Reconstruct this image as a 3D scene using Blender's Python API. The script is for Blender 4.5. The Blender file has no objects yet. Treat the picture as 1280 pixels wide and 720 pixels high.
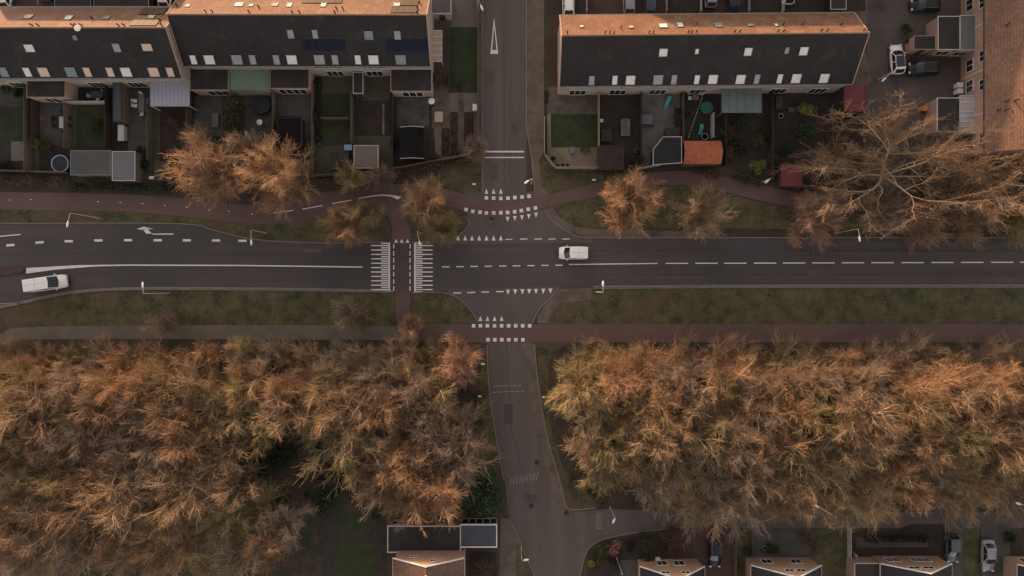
import bpy, bmesh, math, random
import numpy as np
from mathutils import Vector, Matrix
from mathutils.geometry import tessellate_polygon
R = math.radians
rnd = random.Random(7)
scene = bpy.context.scene
COL = scene.collection
CAMZ = 100.0
K = 8.5            # photo pixels per metre at ground level (camera looks straight down)

def W(px, py, z=0.0):
    s = (CAMZ - z) / CAMZ / K
    return Vector(((px - 640) * s, (360 - py) * s, z))

def on_plane(px, py, p0, n):
    o = Vector((0, 0, CAMZ)); d = W(px, py, 0) - o
    t = (p0 - o).dot(n) / d.dot(n)
    return o + d * t

# ------------------------------------------------------------------ materials
MATS = {}
def _ramp(nt, fac, c1, c2, lo, hi):
    r = nt.nodes.new('ShaderNodeValToRGB')
    r.color_ramp.elements[0].position = lo; r.color_ramp.elements[1].position = hi
    r.color_ramp.elements[0].color = (*c1, 1); r.color_ramp.elements[1].color = (*c2, 1)
    nt.links.new(fac, r.inputs[0]); return r.outputs[0]
def _noise(nt, vec, scale, detail=4, rough=.6):
    n = nt.nodes.new('ShaderNodeTexNoise'); n.inputs['Scale'].default_value = scale
    n.inputs['Detail'].default_value = detail; n.inputs['Roughness'].default_value = rough
    nt.links.new(vec, n.inputs['Vector']); return n.outputs[0]
def _mix(nt, fac, a, b, mode='MIX'):
    m = nt.nodes.new('ShaderNodeMix'); m.data_type = 'RGBA'; m.blend_type = mode
    if isinstance(fac, (int, float)): m.inputs[0].default_value = fac
    else: nt.links.new(fac, m.inputs[0])
    for i, v in ((6, a), (7, b)):
        if isinstance(v, tuple): m.inputs[i].default_value = (*v, 1)
        else: nt.links.new(v, m.inputs[i])
    return m.outputs[2]
def mat(name, c1, c2=None, s1=.25, s2=6.0, rough=.85, bump=0.0, kind='noise', metallic=0.0,
        stretch=None, tile=(.3, .35), mortar=None, spec=.4, patches=None, rand=0.0, emis=None):
    if name in MATS: return MATS[name]
    m = bpy.data.materials.new(name); m.use_nodes = True; nt = m.node_tree
    b = nt.nodes['Principled BSDF']
    b.inputs['Roughness'].default_value = rough; b.inputs['Metallic'].default_value = metallic
    b.inputs['Specular IOR Level'].default_value = spec
    if c2 is None: c2 = tuple(v * .75 for v in c1)
    if kind == 'tile':
        tc = nt.nodes.new('ShaderNodeUVMap').outputs[0]
    else:
        tc = nt.nodes.new('ShaderNodeNewGeometry').outputs[0] if kind != 'object' else nt.nodes.new('ShaderNodeTexCoord').outputs['Object']
    vec = tc
    if stretch:
        mp = nt.nodes.new('ShaderNodeMapping'); mp.inputs['Scale'].default_value = stretch
        nt.links.new(tc, mp.inputs[0]); vec = mp.outputs[0]
    big = _noise(nt, vec, s1, 5); fine = _noise(nt, tc, s2, 3, .7)
    add = nt.nodes.new('ShaderNodeMath'); add.operation = 'MULTIPLY_ADD'
    nt.links.new(big, add.inputs[0]); add.inputs[1].default_value = .6
    h = nt.nodes.new('ShaderNodeMath'); h.operation = 'MULTIPLY'; h.inputs[1].default_value = .4
    nt.links.new(fine, h.inputs[0]); nt.links.new(h.outputs[0], add.inputs[2])
    col = _ramp(nt, add.outputs[0], c1, c2, .36, .64)
    hgt = fine
    if kind == 'tile':
        bt = nt.nodes.new('ShaderNodeTexBrick'); nt.links.new(tc, bt.inputs['Vector'])
        bt.inputs['Scale'].default_value = 1; bt.inputs['Brick Width'].default_value = tile[0]
        bt.inputs['Row Height'].default_value = tile[1]; bt.inputs['Mortar Size'].default_value = .018 if not mortar else .012
        bt.inputs['Mortar Smooth'].default_value = .3; bt.inputs['Bias'].default_value = 0
        bt.inputs['Color1'].default_value = (.82, .82, .82, 1); bt.inputs['Color2'].default_value = (1.15, 1.15, 1.15, 1)
        bt.inputs['Mortar'].default_value = (*(mortar or (.55, .55, .55)), 1)
        col = _mix(nt, 1.0, col, bt.outputs[0], 'MULTIPLY'); hgt = bt.outputs[1]
    if patches:
        pc, ps, lo, hi = patches
        pn = _noise(nt, tc, ps, 3)
        f = _ramp(nt, pn, (0, 0, 0), (1, 1, 1), lo, hi)
        col = _mix(nt, f, col, pc)
    if rand:
        oi = nt.nodes.new('ShaderNodeObjectInfo')
        mr = nt.nodes.new('ShaderNodeMapRange'); mr.inputs[3].default_value = 1 - rand; mr.inputs[4].default_value = 1 + rand
        nt.links.new(oi.outputs['Random'], mr.inputs[0])
        vm = nt.nodes.new('ShaderNodeVectorMath'); vm.operation = 'SCALE'
        nt.links.new(col, vm.inputs[0]); nt.links.new(mr.outputs[0], vm.inputs['Scale']); col = vm.outputs[0]
    nt.links.new(col, b.inputs['Base Color'])
    if bump:
        bp = nt.nodes.new('ShaderNodeBump'); bp.inputs['Strength'].default_value = bump; bp.inputs['Distance'].default_value = .03
        if kind == 'tile': bp.invert = True
        nt.links.new(hgt, bp.inputs['Height']); nt.links.new(bp.outputs[0], b.inputs['Normal'])
    MATS[name] = m; return m

M = {}
def defm(key, *a, **k): M[key] = mat(key, *a, **k)
defm('earth', (.035, .026, .018), (.075, .055, .036), .3, 3, bump=.5)
defm('litter', (.03, .022, .016), (.085, .055, .035), .5, 4, bump=.6, patches=((.03, .035, .014), .35, .5, .6))
defm('grass', (.022, .026, .008), (.120, .102, .048), .5, 2.6, bump=1.0, patches=((.10, .062, .036), .16, .50, .72))
defm('lawn', (.020, .028, .009), (.042, .052, .020), .6, 6, bump=.6)
defm('moss', (.055, .060, .032), (.085, .08, .05), .6, 6, bump=.3)
defm('asphalt', (.056, .0455, .0435), (.098, .079, .075), .45, 7, .8, bump=.1, stretch=(.035, 1.5, 1), patches=((.060, .052, .052), .045, .45, .6))
defm('asphalt_side', (0.084, 0.067, 0.06), (0.128, 0.103, 0.092), .35, 7, .85, bump=.1, stretch=(1.2, .06, 1))
defm('asphalt_mouth', (0.088, 0.07, 0.064), (0.116, 0.093, 0.084), .3, 12, .85, bump=.15)
defm('asphalt_yard', (0.07, 0.055, 0.048), (0.125, 0.1, 0.086), .14, 9, .85, bump=.15, patches=((.045,.036,.032), .2, .5, .7))
defm('red_asphalt', (0.104, 0.062, 0.054), (0.145, 0.088, 0.078), .4, 12, .85, bump=.15, stretch=(.3, 1, 1))
defm('grey_path', (0.115, 0.094, 0.076), (0.165, 0.135, 0.108), .4, 10, .85, bump=.2)
defm('kerbstone', (.16, .13, .11), (.23, .19, .17), .8, 8, .85)
defm('verge_paving', (.10, .076, .060), (.165, .125, .098), .5, 8, .85, bump=.3, patches=((.07,.06,.04), .4, .5, .72))
defm('paint', (0.6, 0.55, 0.51), (0.8, 0.75, 0.71), 1.2, 14, .7)
defm('worn_paint', (.20, .165, .15), (.36, .32, .29), 2.5, 14, .8)
defm('brick_paving', (.085, .063, .048), (.15, .112, .084), .8, 5, .85, bump=.3, patches=((.055,.05,.03), .5, .5, .72))
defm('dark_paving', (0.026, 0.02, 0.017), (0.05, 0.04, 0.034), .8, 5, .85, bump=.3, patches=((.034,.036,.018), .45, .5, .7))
defm('red_paving', (.060, .032, .027), (.095, .052, .044), .8, 5, .85, bump=.3)
defm('light_paving', (.13, .12, .108), (.21, .19, .17), .5, 5, .85, bump=.3, patches=((.08,.078,.06), .4, .5, .72))
defm('grey_paving', (.065, .060, .056), (.105, .098, .090), .5, 5, .85, bump=.3, patches=((.042,.044,.028), .4, .5, .72))
defm('sand_paving', (.16, .125, .085), (.25, .20, .14), .7, 6, .85, bump=.3)
defm('soil', (.028, .019, .015), (.055, .038, .03), .8, 5, .95, bump=.6)
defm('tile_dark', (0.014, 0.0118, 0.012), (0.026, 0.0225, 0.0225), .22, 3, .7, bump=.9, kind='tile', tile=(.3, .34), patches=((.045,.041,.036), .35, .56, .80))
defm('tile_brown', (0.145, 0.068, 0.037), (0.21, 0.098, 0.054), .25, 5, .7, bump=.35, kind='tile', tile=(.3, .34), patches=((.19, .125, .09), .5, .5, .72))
defm('tile_east', (0.165, 0.088, 0.056), (0.255, 0.14, 0.088), .3, 5, .75, bump=.8, kind='tile', tile=(.3, .36))
defm('tile_orange', (.44, .115, .052), (.54, .16, .075), .5, 5, .7, bump=.6, kind='tile', tile=(.3, .30))
defm('tile_slate', (0.016, 0.014, 0.0155), (0.03, 0.026, 0.028), .5, 5, .6, bump=.6, kind='tile', tile=(.3, .34))
defm('roof_black', (.006, .0055, .006), (.014, .013, .014), .5, 7, .9, spec=.15)
defm('tile_redbrown', (.12, .065, .048), (.19, .10, .075), .5, 5, .7, bump=.6, kind='tile', tile=(.3, .34))
defm('ridge_tile', (.22, .13, .085), (.15, .09, .06), .6, 5, .8)
defm('brick_pink', (.33, .215, .165), (.43, .29, .225), .6, 6, .85, bump=.3)
defm('brick_pale', (.33, .27, .225), (.44, .37, .31), .6, 6, .85, bump=.3)
defm('brick_tan', (0.33, 0.2, 0.135), (0.43, 0.27, 0.185), .6, 6, .85, bump=.3)
defm('felt', (.022, .019, .019), (.036, .032, .031), .5, 7, .8, patches=((.05, .042, .038), .4, .55, .7))
defm('felt_grey', (.078, .070, .072), (.105, .095, .096), .5, 7, .85)
defm('felt_blue', (.13, .125, .135), (.165, .16, .17), .5, 7, .8)
defm('roof_green', (.13, .19, .135), (.17, .235, .165), .5, 5, .6)
defm('roof_lavender', (.34, .33, .40), (.42, .41, .47), .3, 6, .5)
defm('roof_ribbed', (.36, .34, .36), (.46, .44, .45), .5, 6, .4)
defm('roof_red', (.13, .024, .026), (.175, .036, .036), .5, 6, .5)
defm('roof_glass', (.10, .13, .135), (.15, .18, .185), .4, 4, .25, spec=.6)
defm('roof_bluegrey', (.048, .055, .070), (.065, .073, .09), .5, 6, .6)
defm('white', (.62, .60, .57), (.74, .72, .70), 1.5, 8, .55)
defm('offwhite', (.42, .38, .35), (.54, .50, .46), 1.5, 8, .6)
defm('greymetal', (.20, .19, .185), (.27, .26, .25), 1.5, 8, .5, metallic=.3)
defm('lampmetal', (.42, .38, .33), (.52, .48, .42), 1.5, 8, .5)
defm('dark', (.018, .017, .018), (.028, .026, .027), 1.5, 8, .6)
defm('wood', (.12, .088, .062), (.19, .14, .10), 1.5, 8, .85)
defm('wood_dark', (.042, .03, .024), (.068, .05, .04), 1.5, 8, .85)
defm('timber_pale', (.32, .25, .19), (.42, .34, .27), 1.5, 8, .8)
defm('window_dark', (.014, .015, .018), (.022, .023, .027), 1, 4, .12, spec=.6)
defm('pane_white', (.62, .60, .60), (.74, .72, .72), 1, 4, .2, spec=.6)  # pale base colour holds reflected bright sky and blinds
defm('pane_peach', (.56, .40, .30), (.68, .50, .38), 1, 4, .2, spec=.6)  # reflected sunset sky and blinds put into the peach base colour
defm('pane_grey', (.22, .22, .23), (.33, .33, .34), 1, 4, .15, spec=.6)
defm('pane_blue', (.13, .17, .19), (.2, .25, .28), 1, 4, .12, spec=.6)
defm('solar', (.008, .009, .024), (.013, .015, .036), 1, 4, .5, spec=.15)
defm('solar_brown', (.045, .032, .016), (.075, .052, .028), 1, 4, .5, spec=.3)
defm('rubber', (.012, .012, .012), (.02, .02, .02), 2, 8, .85)
defm('carglass', (.012, .016, .022), (.02, .026, .034), .6, 3, .08, spec=.7)
defm('car_white', (0.84, 0.78, 0.75), (0.88, 0.83, 0.8), .6, 3, .35)
defm('car_silver', (.30, .30, .32), (.36, .36, .38), .6, 3, .35, metallic=.4)
defm('car_grey', (.10, .11, .12), (.14, .15, .16), .6, 3, .3, metallic=.4)
defm('car_black', (.014, .014, .017), (.022, .022, .027), .6, 3, .25)
defm('car_teal', (.035, .055, .075), (.05, .075, .10), .6, 3, .3)
defm('car_navy', (.018, .022, .045), (.03, .034, .065), .6, 3, .3)
defm('lens', (.5, .5, .5), (.65, .65, .65), 1, 4, .15)
defm('redlens', (.30, .015, .012), (.36, .02, .016), 1, 4, .2)
defm('bark', (0.3, 0.205, 0.115), (0.5, 0.345, 0.195), 2.5, 12, .9, bump=.5, kind='object', rand=.12)
defm('bark_pale', (0.42, 0.285, 0.175), (0.58, 0.41, 0.26), 2.5, 12, .9, bump=.5, kind='object')
defm('twig_orange', (0.285, 0.165, 0.092), (0.5, 0.3, 0.165), .5, 5, .9, kind='object', rand=.15)
defm('twig_brown', (0.245, 0.16, 0.1), (0.42, 0.28, 0.17), .5, 5, .9, kind='object', rand=.15)
defm('twig_olive', (0.225, 0.168, 0.085), (0.4, 0.305, 0.15), .5, 5, .9, kind='object', rand=.15)
defm('twig_pink', (0.29, 0.165, 0.11), (0.49, 0.29, 0.205), .5, 5, .9, kind='object', rand=.1)
defm('twig_grey', (0.22, 0.16, 0.115), (0.37, 0.27, 0.2), .5, 5, .9, kind='object', rand=.15)
defm('leaf_dark', (.012, .020, .009), (.032, .046, .018), .6, 6, .75, kind='object')
defm('leaf_ever', (.020, .036, .016), (.05, .078, .032), .6, 6, .7, kind='object')
defm('leaf_conifer', (0.034, 0.038, 0.014), (0.075, 0.078, 0.028), .6, 6, .75, kind='object')
defm('leaf_lime', (.17, .18, .035), (.28, .28, .06), .6, 6, .7, kind='object')
defm('leaf_yellow', (.13, .135, .025), (.23, .22, .045), .6, 6, .7, kind='object')
defm('leaf_brown', (.085, .050, .030), (.15, .09, .055), .6, 6, .8, kind='object')
defm('leaf_pink', (.15, .065, .055), (.25, .115, .095), .6, 6, .8, kind='object')
defm('skin', (.45, .28, .2), (.5, .32, .23), 2, 8, .6)
defm('jacket', (.014, .013, .016), (.026, .024, .028), 3, 9, .8)
defm('trousers', (.02, .022, .032), (.035, .038, .05), 3, 9, .85)
defm('maroon', (.06, .016, .02), (.09, .024, .03), 3, 9, .8)
defm('hair', (.03, .018, .01), (.05, .03, .018), 6, 20, .7)
defm('turquoise', (.05, .32, .32), (.08, .40, .40), 1, 6, .5)
defm('blue', (.08, .19, .40), (.12, .26, .50), 1, 6, .5)
defm('lightblue', (.22, .36, .52), (.28, .44, .62), 1, 6, .5)
defm('green_net', (.02, .11, .085), (.035, .16, .12), 1, 6, .6)
defm('orange', (.55, .13, .05), (.62, .17, .07), 1, 6, .5)
defm('terracotta', (.34, .12, .06), (.40, .16, .09), 1, 6, .8)

# ------------------------------------------------------------------ mesh builder
class MB:
    def __init__(s, off=(0, 0, 0)):
        s.v = []; s.f = []; s.uv = []; s.off = Vector(off); s.smooth = False
    def add(s, pts, faces, uvs=None):
        b = len(s.v)
        s.v += [tuple(Vector(p) - s.off) for p in pts]
        for i, f in enumerate(faces):
            s.f.append(tuple(b + k for k in f))
            s.uv.append(uvs[i] if uvs else [(0, 0)] * len(f))
        return s
    def box(s, x0, x1, y0, y1, z0, z1):
        p = [(x0,y0,z0),(x1,y0,z0),(x1,y1,z0),(x0,y1,z0),(x0,y0,z1),(x1,y0,z1),(x1,y1,z1),(x0,y1,z1)]
        return s.add(p, [(3,2,1,0),(4,5,6,7),(0,1,5,4),(1,2,6,5),(2,3,7,6),(3,0,4,7)])
    def obox(s, c, u, v, w):          # oriented box: centre, three half vectors
        c, u, v, w = map(Vector, (c, u, v, w))
        p = [c-u-v-w, c+u-v-w, c+u+v-w, c-u+v-w, c-u-v+w, c+u-v+w, c+u+v+w, c-u+v+w]
        return s.add(p, [(3,2,1,0),(4,5,6,7),(0,1,5,4),(1,2,6,5),(2,3,7,6),(3,0,4,7)])
    def slab(s, q, t):                # four corner points, thickness downwards along the normal, uv in metres
        q = [Vector(p) for p in q]; n = (q[1]-q[0]).cross(q[3]-q[0]).normalized()
        u = (q[1]-q[0]).normalized(); vv = n.cross(u)
        uvt = [((p-q[0]).dot(u), (p-q[0]).dot(vv)) for p in q]
        b = [p - n*t for p in q]
        z = [(0,0)]*4
        return s.add(q + b, [(0,1,2,3),(7,6,5,4),(0,4,5,1),(1,5,6,2),(2,6,7,3),(3,7,4,0)], [uvt, z, z, z, z, z])
    def prism(s, poly, z0, z1):
        n = len(poly); poly = [Vector((p[0], p[1], 0)) for p in poly]
        tri = tessellate_polygon([poly])
        area = sum(poly[i].x*poly[(i+1)%n].y-poly[(i+1)%n].x*poly[i].y for i in range(n))
        p = [(a.x, a.y, z1) for a in poly] + [(a.x, a.y, z0) for a in poly]
        f = []
        for t in tri:
            a, b, c = (poly[k] for k in t)
            up = (b-a).cross(c-a).z > 0
            f.append(tuple(t) if up else tuple(reversed(t)))
        if z1 - z0 > 1e-5:
            for i in range(n):
                j = (i+1) % n
                f.append((i, n+i, n+j, j) if area > 0 else (j, n+j, n+i, i))
        return s.add(p, f)
    def tube(s, p0, p1, r0, r1=None, n=8, caps=True):
        p0, p1 = Vector(p0), Vector(p1); r1 = r0 if r1 is None else r1
        d = (p1-p0).normalized(); a = d.orthogonal().normalized(); b = d.cross(a)
        P = [p0 + (a*math.cos(2*math.pi*i/n)+b*math.sin(2*math.pi*i/n))*r0 for i in range(n)]
        P += [p1 + (a*math.cos(2*math.pi*i/n)+b*math.sin(2*math.pi*i/n))*r1 for i in range(n)]
        f = [(i, (i+1)%n, n+(i+1)%n, n+i) for i in range(n)]
        if caps: f += [tuple(range(n-1,-1,-1)), tuple(range(n, 2*n))]
        return s.add(P, f)
    def path(s, pts, r, n=8):
        rr = r if isinstance(r, (list, tuple)) else [r]*len(pts)
        for i in range(len(pts)-1): s.tube(pts[i], pts[i+1], rr[i], rr[i+1], n)
        return s
    def lathe(s, prof, n=16, c=(0, 0, 0)):    # prof: (r, z)
        P = []; c = Vector(c)
        for r, z in prof:
            for i in range(n):
                a = 2*math.pi*i/n; P.append(c + Vector((r*math.cos(a), r*math.sin(a), z)))
        f = []
        for k in range(len(prof)-1):
            for i in range(n):
                j = (i+1) % n; f.append((k*n+i, k*n+j, (k+1)*n+j, (k+1)*n+i))
        f.append(tuple(range(n-1, -1, -1))); f.append(tuple((len(prof)-1)*n+i for i in range(n)))
        return s.add(P, f)
    def torus(s, R_, r, c=(0,0,0), axis='z', n=24, m=8):
        P = []; c = Vector(c)
        for i in range(n):
            a = 2*math.pi*i/n
            for j in range(m):
                b = 2*math.pi*j/m; q = R_+r*math.cos(b)
                v = (q*math.cos(a), q*math.sin(a), r*math.sin(b))
                if axis == 'y': v = (v[0], v[2], v[1])
                P.append(c+Vector(v))
        f = [(i*m+j, ((i+1)%n)*m+j, ((i+1)%n)*m+(j+1)%m, i*m+(j+1)%m) for i in range(n) for j in range(m)]
        return s.add(P, f)
    def leaves(s, c, rad, n, size, seed=0, clumps=0, shell=.35):
        r_ = np.random.RandomState(seed)
        c = np.array(c, float); rad = np.array(rad, float)
        if clumps:
            cc = r_.normal(size=(clumps, 3)); cc /= np.linalg.norm(cc, axis=1)[:, None]
            cc[:, 2] = np.abs(cc[:, 2])*1.1-.15
            cc *= (r_.uniform(.35, .8, (clumps, 1)))
            k = r_.randint(0, clumps, n); d = r_.normal(size=(n, 3))*.19
            p = cc[k]+d
        else:
            d = r_.normal(size=(n, 3)); d /= np.linalg.norm(d, axis=1)[:, None]
            p = d*(1-shell*r_.rand(n, 1)**2)
        p = c+p*rad
        p[:, 2] = np.maximum(p[:, 2], .05)
        a = r_.normal(size=(n, 3)); a /= np.linalg.norm(a, axis=1)[:, None]
        b = np.cross(a, r_.normal(size=(n, 3))); b /= np.linalg.norm(b, axis=1)[:, None]
        sz = size*r_.uniform(.6, 1.3, (n, 1))
        q = np.stack([p-a*sz, p-b*sz*.6, p+a*sz, p+b*sz*.6], 1).reshape(-1, 3)
        o = len(s.v); q = q-np.array(s.off)
        s.v += [tuple(x) for x in q]
        s.f += [(o+4*i, o+4*i+1, o+4*i+2, o+4*i+3) for i in range(n)]; s.uv += [[(0, 0)]*4]*n
        return s
    def build(s, name, m, parent=None, smooth=None):
        me = bpy.data.meshes.new(name); me.from_pydata(s.v, [], s.f)
        me.materials.append(M[m] if isinstance(m, str) else m)
        if any(any(t != (0, 0) for t in u) for u in s.uv):
            uvl = me.uv_layers.new(name='UVMap'); flat = [c for u in s.uv for t in u for c in t]
            uvl.data.foreach_set('uv', flat)
        if smooth or s.smooth: me.polygons.foreach_set('use_smooth', [True]*len(me.polygons))
        me.update()
        o = bpy.data.objects.new(name, me); COL.objects.link(o)
        if parent: o.parent = parent
        return o

def tag(o, label=None, cat=None, group=None, kind=None):
    if label: o['label'] = label
    if cat: o['category'] = cat
    if group: o['group'] = group
    if kind: o['kind'] = kind
    return o
def thing(name, label, cat, loc=(0, 0, 0), rz=0, group=None):
    o = bpy.data.objects.new(name, None); COL.objects.link(o); o.empty_display_size = .3
    o.location = loc; o.rotation_euler = (0, 0, rz); return tag(o, label, cat, group)
def copy_tree(o, parent=None):
    c = o.copy(); COL.objects.link(c); c.parent = parent
    for ch in KIDS(o): copy_tree(ch, c)
    return c
def KIDS(o): return [x for x in o.children]

def smooth_line(pts, n=6, closed=False):
    out = []; L = len(pts)
    rng = L if closed else L-1
    for i in range(rng):
        p0 = Vector(pts[(i-1) % L] if closed or i > 0 else pts[0]); p1 = Vector(pts[i])
        p2 = Vector(pts[(i+1) % L]); p3 = Vector(pts[(i+2) % L] if closed or i+2 < L else pts[-1])
        for k in range(n):
            t = k/n
            out.append(.5*((2*p1)+(p2-p0)*t+(2*p0-5*p1+4*p2-p3)*t*t+(3*p1-p0-3*p2+p3)*t**3))
    if not closed: out.append(Vector(pts[-1]))
    return out
def WP(pts, z=0): return [W(p[0], p[1], 0) for p in pts]

LAYER = [0.004]
def sheet(name, mtl, polys, z, parent=None, kind='structure'):
    mb = MB()
    for p in polys: mb.prism(WP(p), z, z)
    o = mb.build(name, mtl, parent)
    if kind and not parent: o['kind'] = kind
    return o
def rect(x0, y0, x1, y1): return [(x0, y0), (x1, y0), (x1, y1), (x0, y1)]
def strip(name, mtl, lines, w, z0, z1, parent=None, kind='structure'):
    mb = MB()
    for ln in lines:
        P = [Vector((p.x, p.y, 0)) for p in WP(ln)]; Lf = []; Rt = []
        for i, p in enumerate(P):
            d = (P[min(i+1, len(P)-1)]-P[max(i-1, 0)]).normalized(); nn = Vector((-d.y, d.x, 0))*w/2
            Lf.append(p+nn); Rt.append(p-nn)
        n = len(P); v = []
        for a, b in zip(Lf, Rt): v += [(a.x,a.y,z1), (b.x,b.y,z1), (b.x,b.y,z0), (a.x,a.y,z0)]
        f = []
        for i in range(n-1):
            k = i*4
            f += [(k, k+1, k+5, k+4), (k+1, k+2, k+6, k+5), (k+3, k, k+4, k+7)]
        f += [(0, 3, 2, 1), ((n-1)*4, (n-1)*4+1, (n-1)*4+2, (n-1)*4+3)]
        mb.add(v, f)
    o = mb.build(name, mtl, parent)
    if not parent: o['kind'] = kind
    return o

# ------------------------------------------------------------------ ground, roads, paths
g = MB().prism([(-900,-900),(900,-900),(900,900),(-900,900)], 0, 0).build('ground', 'earth'); g['kind'] = 'structure'
sheet('woodland_floor', 'litter', [
    [(-260,434),(0,434),(60,424),(480,424),(520,428),(606,430),(612,480),(620,560),(628,640),(480,642),(470,700),(470,900),(-260,900)],
    [(676,428),(1600,428),(1600,642),(840,642),(752,630),(706,590),(690,520)]], .004)
grass_polys = [
    [(-260,268),(0,262),(100,263),(160,265),(240,272),(300,278),(380,276),(420,264),(452,257),(472,262),(486,276),(491,302),(400,304),(320,300),(270,291),(222,281),(-260,281)],
    [(511,262),(530,256),(560,262),(582,272),(586,281),(575,293),(560,302),(514,302),(511,282)],
    [(545,212),(598,192),(603,200),(603,240),(598,245),(560,236),(536,225)],
    [(673,200),(680,196),(694,211),(800,212),(800,219),(740,231),(684,243),(676,235)],
    [(690,256),(760,244),(800,235),(850,232),(900,240),(960,256),(1000,264),(1060,268),(1600,270),(1600,290),(1050,288),(860,284),(760,286),(720,284),(700,272)],
    [(-260,398),(0,385),(25,380),(60,372),(100,366),(170,363),(320,363),(493,366),(493,408),(60,408),(0,418),(-260,425)],
    [(514,367),(550,366),(568,371),(584,384),(594,397),(594,404),(526,405),(514,398)],
    [(684,405),(690,390),(702,379),(738,376),(741,360),(1600,360),(1600,404)],
    [(606,445),(611,470),(616,520),(626,580),(620,612),(600,600),(600,470)],
    [(671,428),(720,428),(690,440),(684,470),(690,540),(705,590),(752,628),(745,636),(716,638),(704,628),(692,590),(680,540),(674,480)],
    [(645,676),(650,680),(667,722),(690,800),(655,800),(645,722)],
    [(915,652),(935,652),(938,800),(915,800)], [(1012,668),(1060,652),(1060,800),(1030,800)], [(1205,655),(1225,655),(1222,800),(1205,800)],
]
sheet('grass', 'grass', grass_polys, .008)
road = sheet('road', 'asphalt', [smooth_line([(-260,268+5),(-100,277),(0,279),(222,279.5),(268,288),(320,299.5),(400,303.5),(500,302.5),(700,298),(1000,297),(1600,297)],4)
    + smooth_line([(1600,358),(1000,358),(700,360),(500,364.5),(400,362.5),(320,361.5),(170,361),(100,364.5),(60,371),(25,379),(0,384),(-100,402),(-260,430)],4)], .016)
side = sheet('side_street', 'asphalt_side', [
    [(603,-260),(658,-260),(658,245),(603,245)],
    smooth_line([(610,429),(612,480),(620,540),(631,600),(637,650),(653,680),(669,722),(700,830)],4)+[(800,830)]+smooth_line([(722,740),(730,698),(745,678),(785,667),(840,660)],4)+[(1600,660),(1600,640),(840,640),(760,636)]+smooth_line([(740,638),(712,637),(700,612),(682,545),(672,480),(667,429)],4)], .012)
sheet('junction_mouth', 'asphalt_mouth', [
    smooth_line([(558,302),(572,296),(584,285),(586,274),(582,263)],4)+[(582,240),(668,240),(668,262)]+smooth_line([(680,262),(690,276),(712,291),(740,298)],4)+[(740,303),(558,305)],
    [(565,362),(700,358)]+smooth_line([(696,364),(678,382),(669,396),(665,405),(664,429)],4)+[(604,429),(600,405)]+smooth_line([(595,400),(586,385),(572,371),(556,366)],4)], .020)
sheet('pavement', 'verge_paving', [
    [(658,-260),(680,-260),(680,190),(674,200),(676,232),(686,243),(690,250),(668,250),(664,200),(658,160)],
    [(596,-260),(603,-260),(603,200),(596,200)],
    [(652,429),(668,429),(673,480),(684,545),(700,600),(708,640),(698,640),(690,610),(672,545),(660,480)],
    [(626,648),(640,648),(655,684),(645,680),(645,800),(622,800)],
    [(680,262),(690,257),(700,272),(720,284),(760,287),(900,290),(900,297),(740,297),(712,291),(690,276)],
    [(697,361),(741,360),(738,375),(702,379),(690,390),(684,404),(672,404),(671,397),(680,382)],
    [(1040,-60),(1080,-260),(1084,-60),(1084,30),(1080,60),(1090,100),(1072,120),(1066,110)]], .024)
nu = [(-260,238),(0,240),(160,243),(240,249),(320,256),(400,241),(460,234),(520,229),(560,237),(600,247),(625,249),(665,248),(740,230),(800,217),(860,214),(910,222),(960,233),(1010,243),(1060,246),(1280,250),(1600,252)]
nl = [(1600,269),(1280,269),(1060,266),(1000,260),(960,253),(900,239),(850,231),(800,234),(760,243),(690,257),(669,263),(625,267),(590,266),(560,258),(530,252),(512,258),(508,270),(512,285),(513,303),(491,303),(490,285),(484,268),(468,259),(448,258),(420,264),(380,276),(320,280),(240,272),(160,265),(0,262),(-260,260)]
sheet('cycle_path', 'red_asphalt', [smooth_line(nu,4)+smooth_line(nl,4),
    [(494,365),(513,365),(513,395),(516,402),(526,405),(1600,405),(1600,428),(530,428),(505,418),(498,408),(494,395)]], .028)
sheet('footpath', 'grey_path', [smooth_line([(-260,436),(-60,427),(0,418),(60,408),(495,408),(512,424)],4)+smooth_line([(480,425),(60,424),(0,433),(-60,442),(-260,452)],4),
    ], .010)
sheet('wood_path', 'dark_paving', [[(395,655),(415,640),(420,660),(430,671),(470,671),(470,677),(430,678),(418,684),(418,800),(400,800),(404,700)], [(470,650),(484,650),(484,800),(470,800)]], .010)
# crossing surface, traffic island
isl = MB().prism(WP([(-60,341),(0,335.5),(28,333),(31,337),(28,341),(0,345),(-60,353)]), 0, .13).build('traffic_island', 'red_paving'); isl['kind'] = 'structure'
# gutters and kerbs
kb = [smooth_line([(-260,273),(-100,277),(0,279),(222,279.5),(268,288),(320,299.5),(400,303.5),(489,302.6)],4),
      smooth_line([(515,302.5),(556,301),(572,295),(584,284),(586,276),(581,270)],4),
      smooth_line([(681,262),(690,276),(712,291),(740,297),(900,297),(1600,297)],4),
      smooth_line([(1600,359),(1000,359),(742,360.5)],2),
      smooth_line([(491,365),(400,363.5),(320,362.5),(170,362),(100,365.5),(60,372),(25,380),(0,385),(-100,403),(-260,431)],4),
      smooth_line([(515,366),(550,365.5),(570,371),(586,385),(595,398),(596,404)],4),
      smooth_line([(696,364),(678,382),(669,396),(666,404)],4),
      smooth_line([(609,431),(611,480),(619,540),(630,600)],4), smooth_line([(668,431),(673,480),(684,545),(701,606),(707,630),(716,637),(745,635)],4),
      [(603,-260),(603,240)], [(658,-260),(658,160),(665,200),(669,240)],
      smooth_line([(722,740),(730,698),(745,678),(785,667),(840,660)],4), smooth_line([(640,655),(653,684),(669,722)],4)]
strip('kerb', 'kerbstone', kb, .16, 0, .10)
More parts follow.
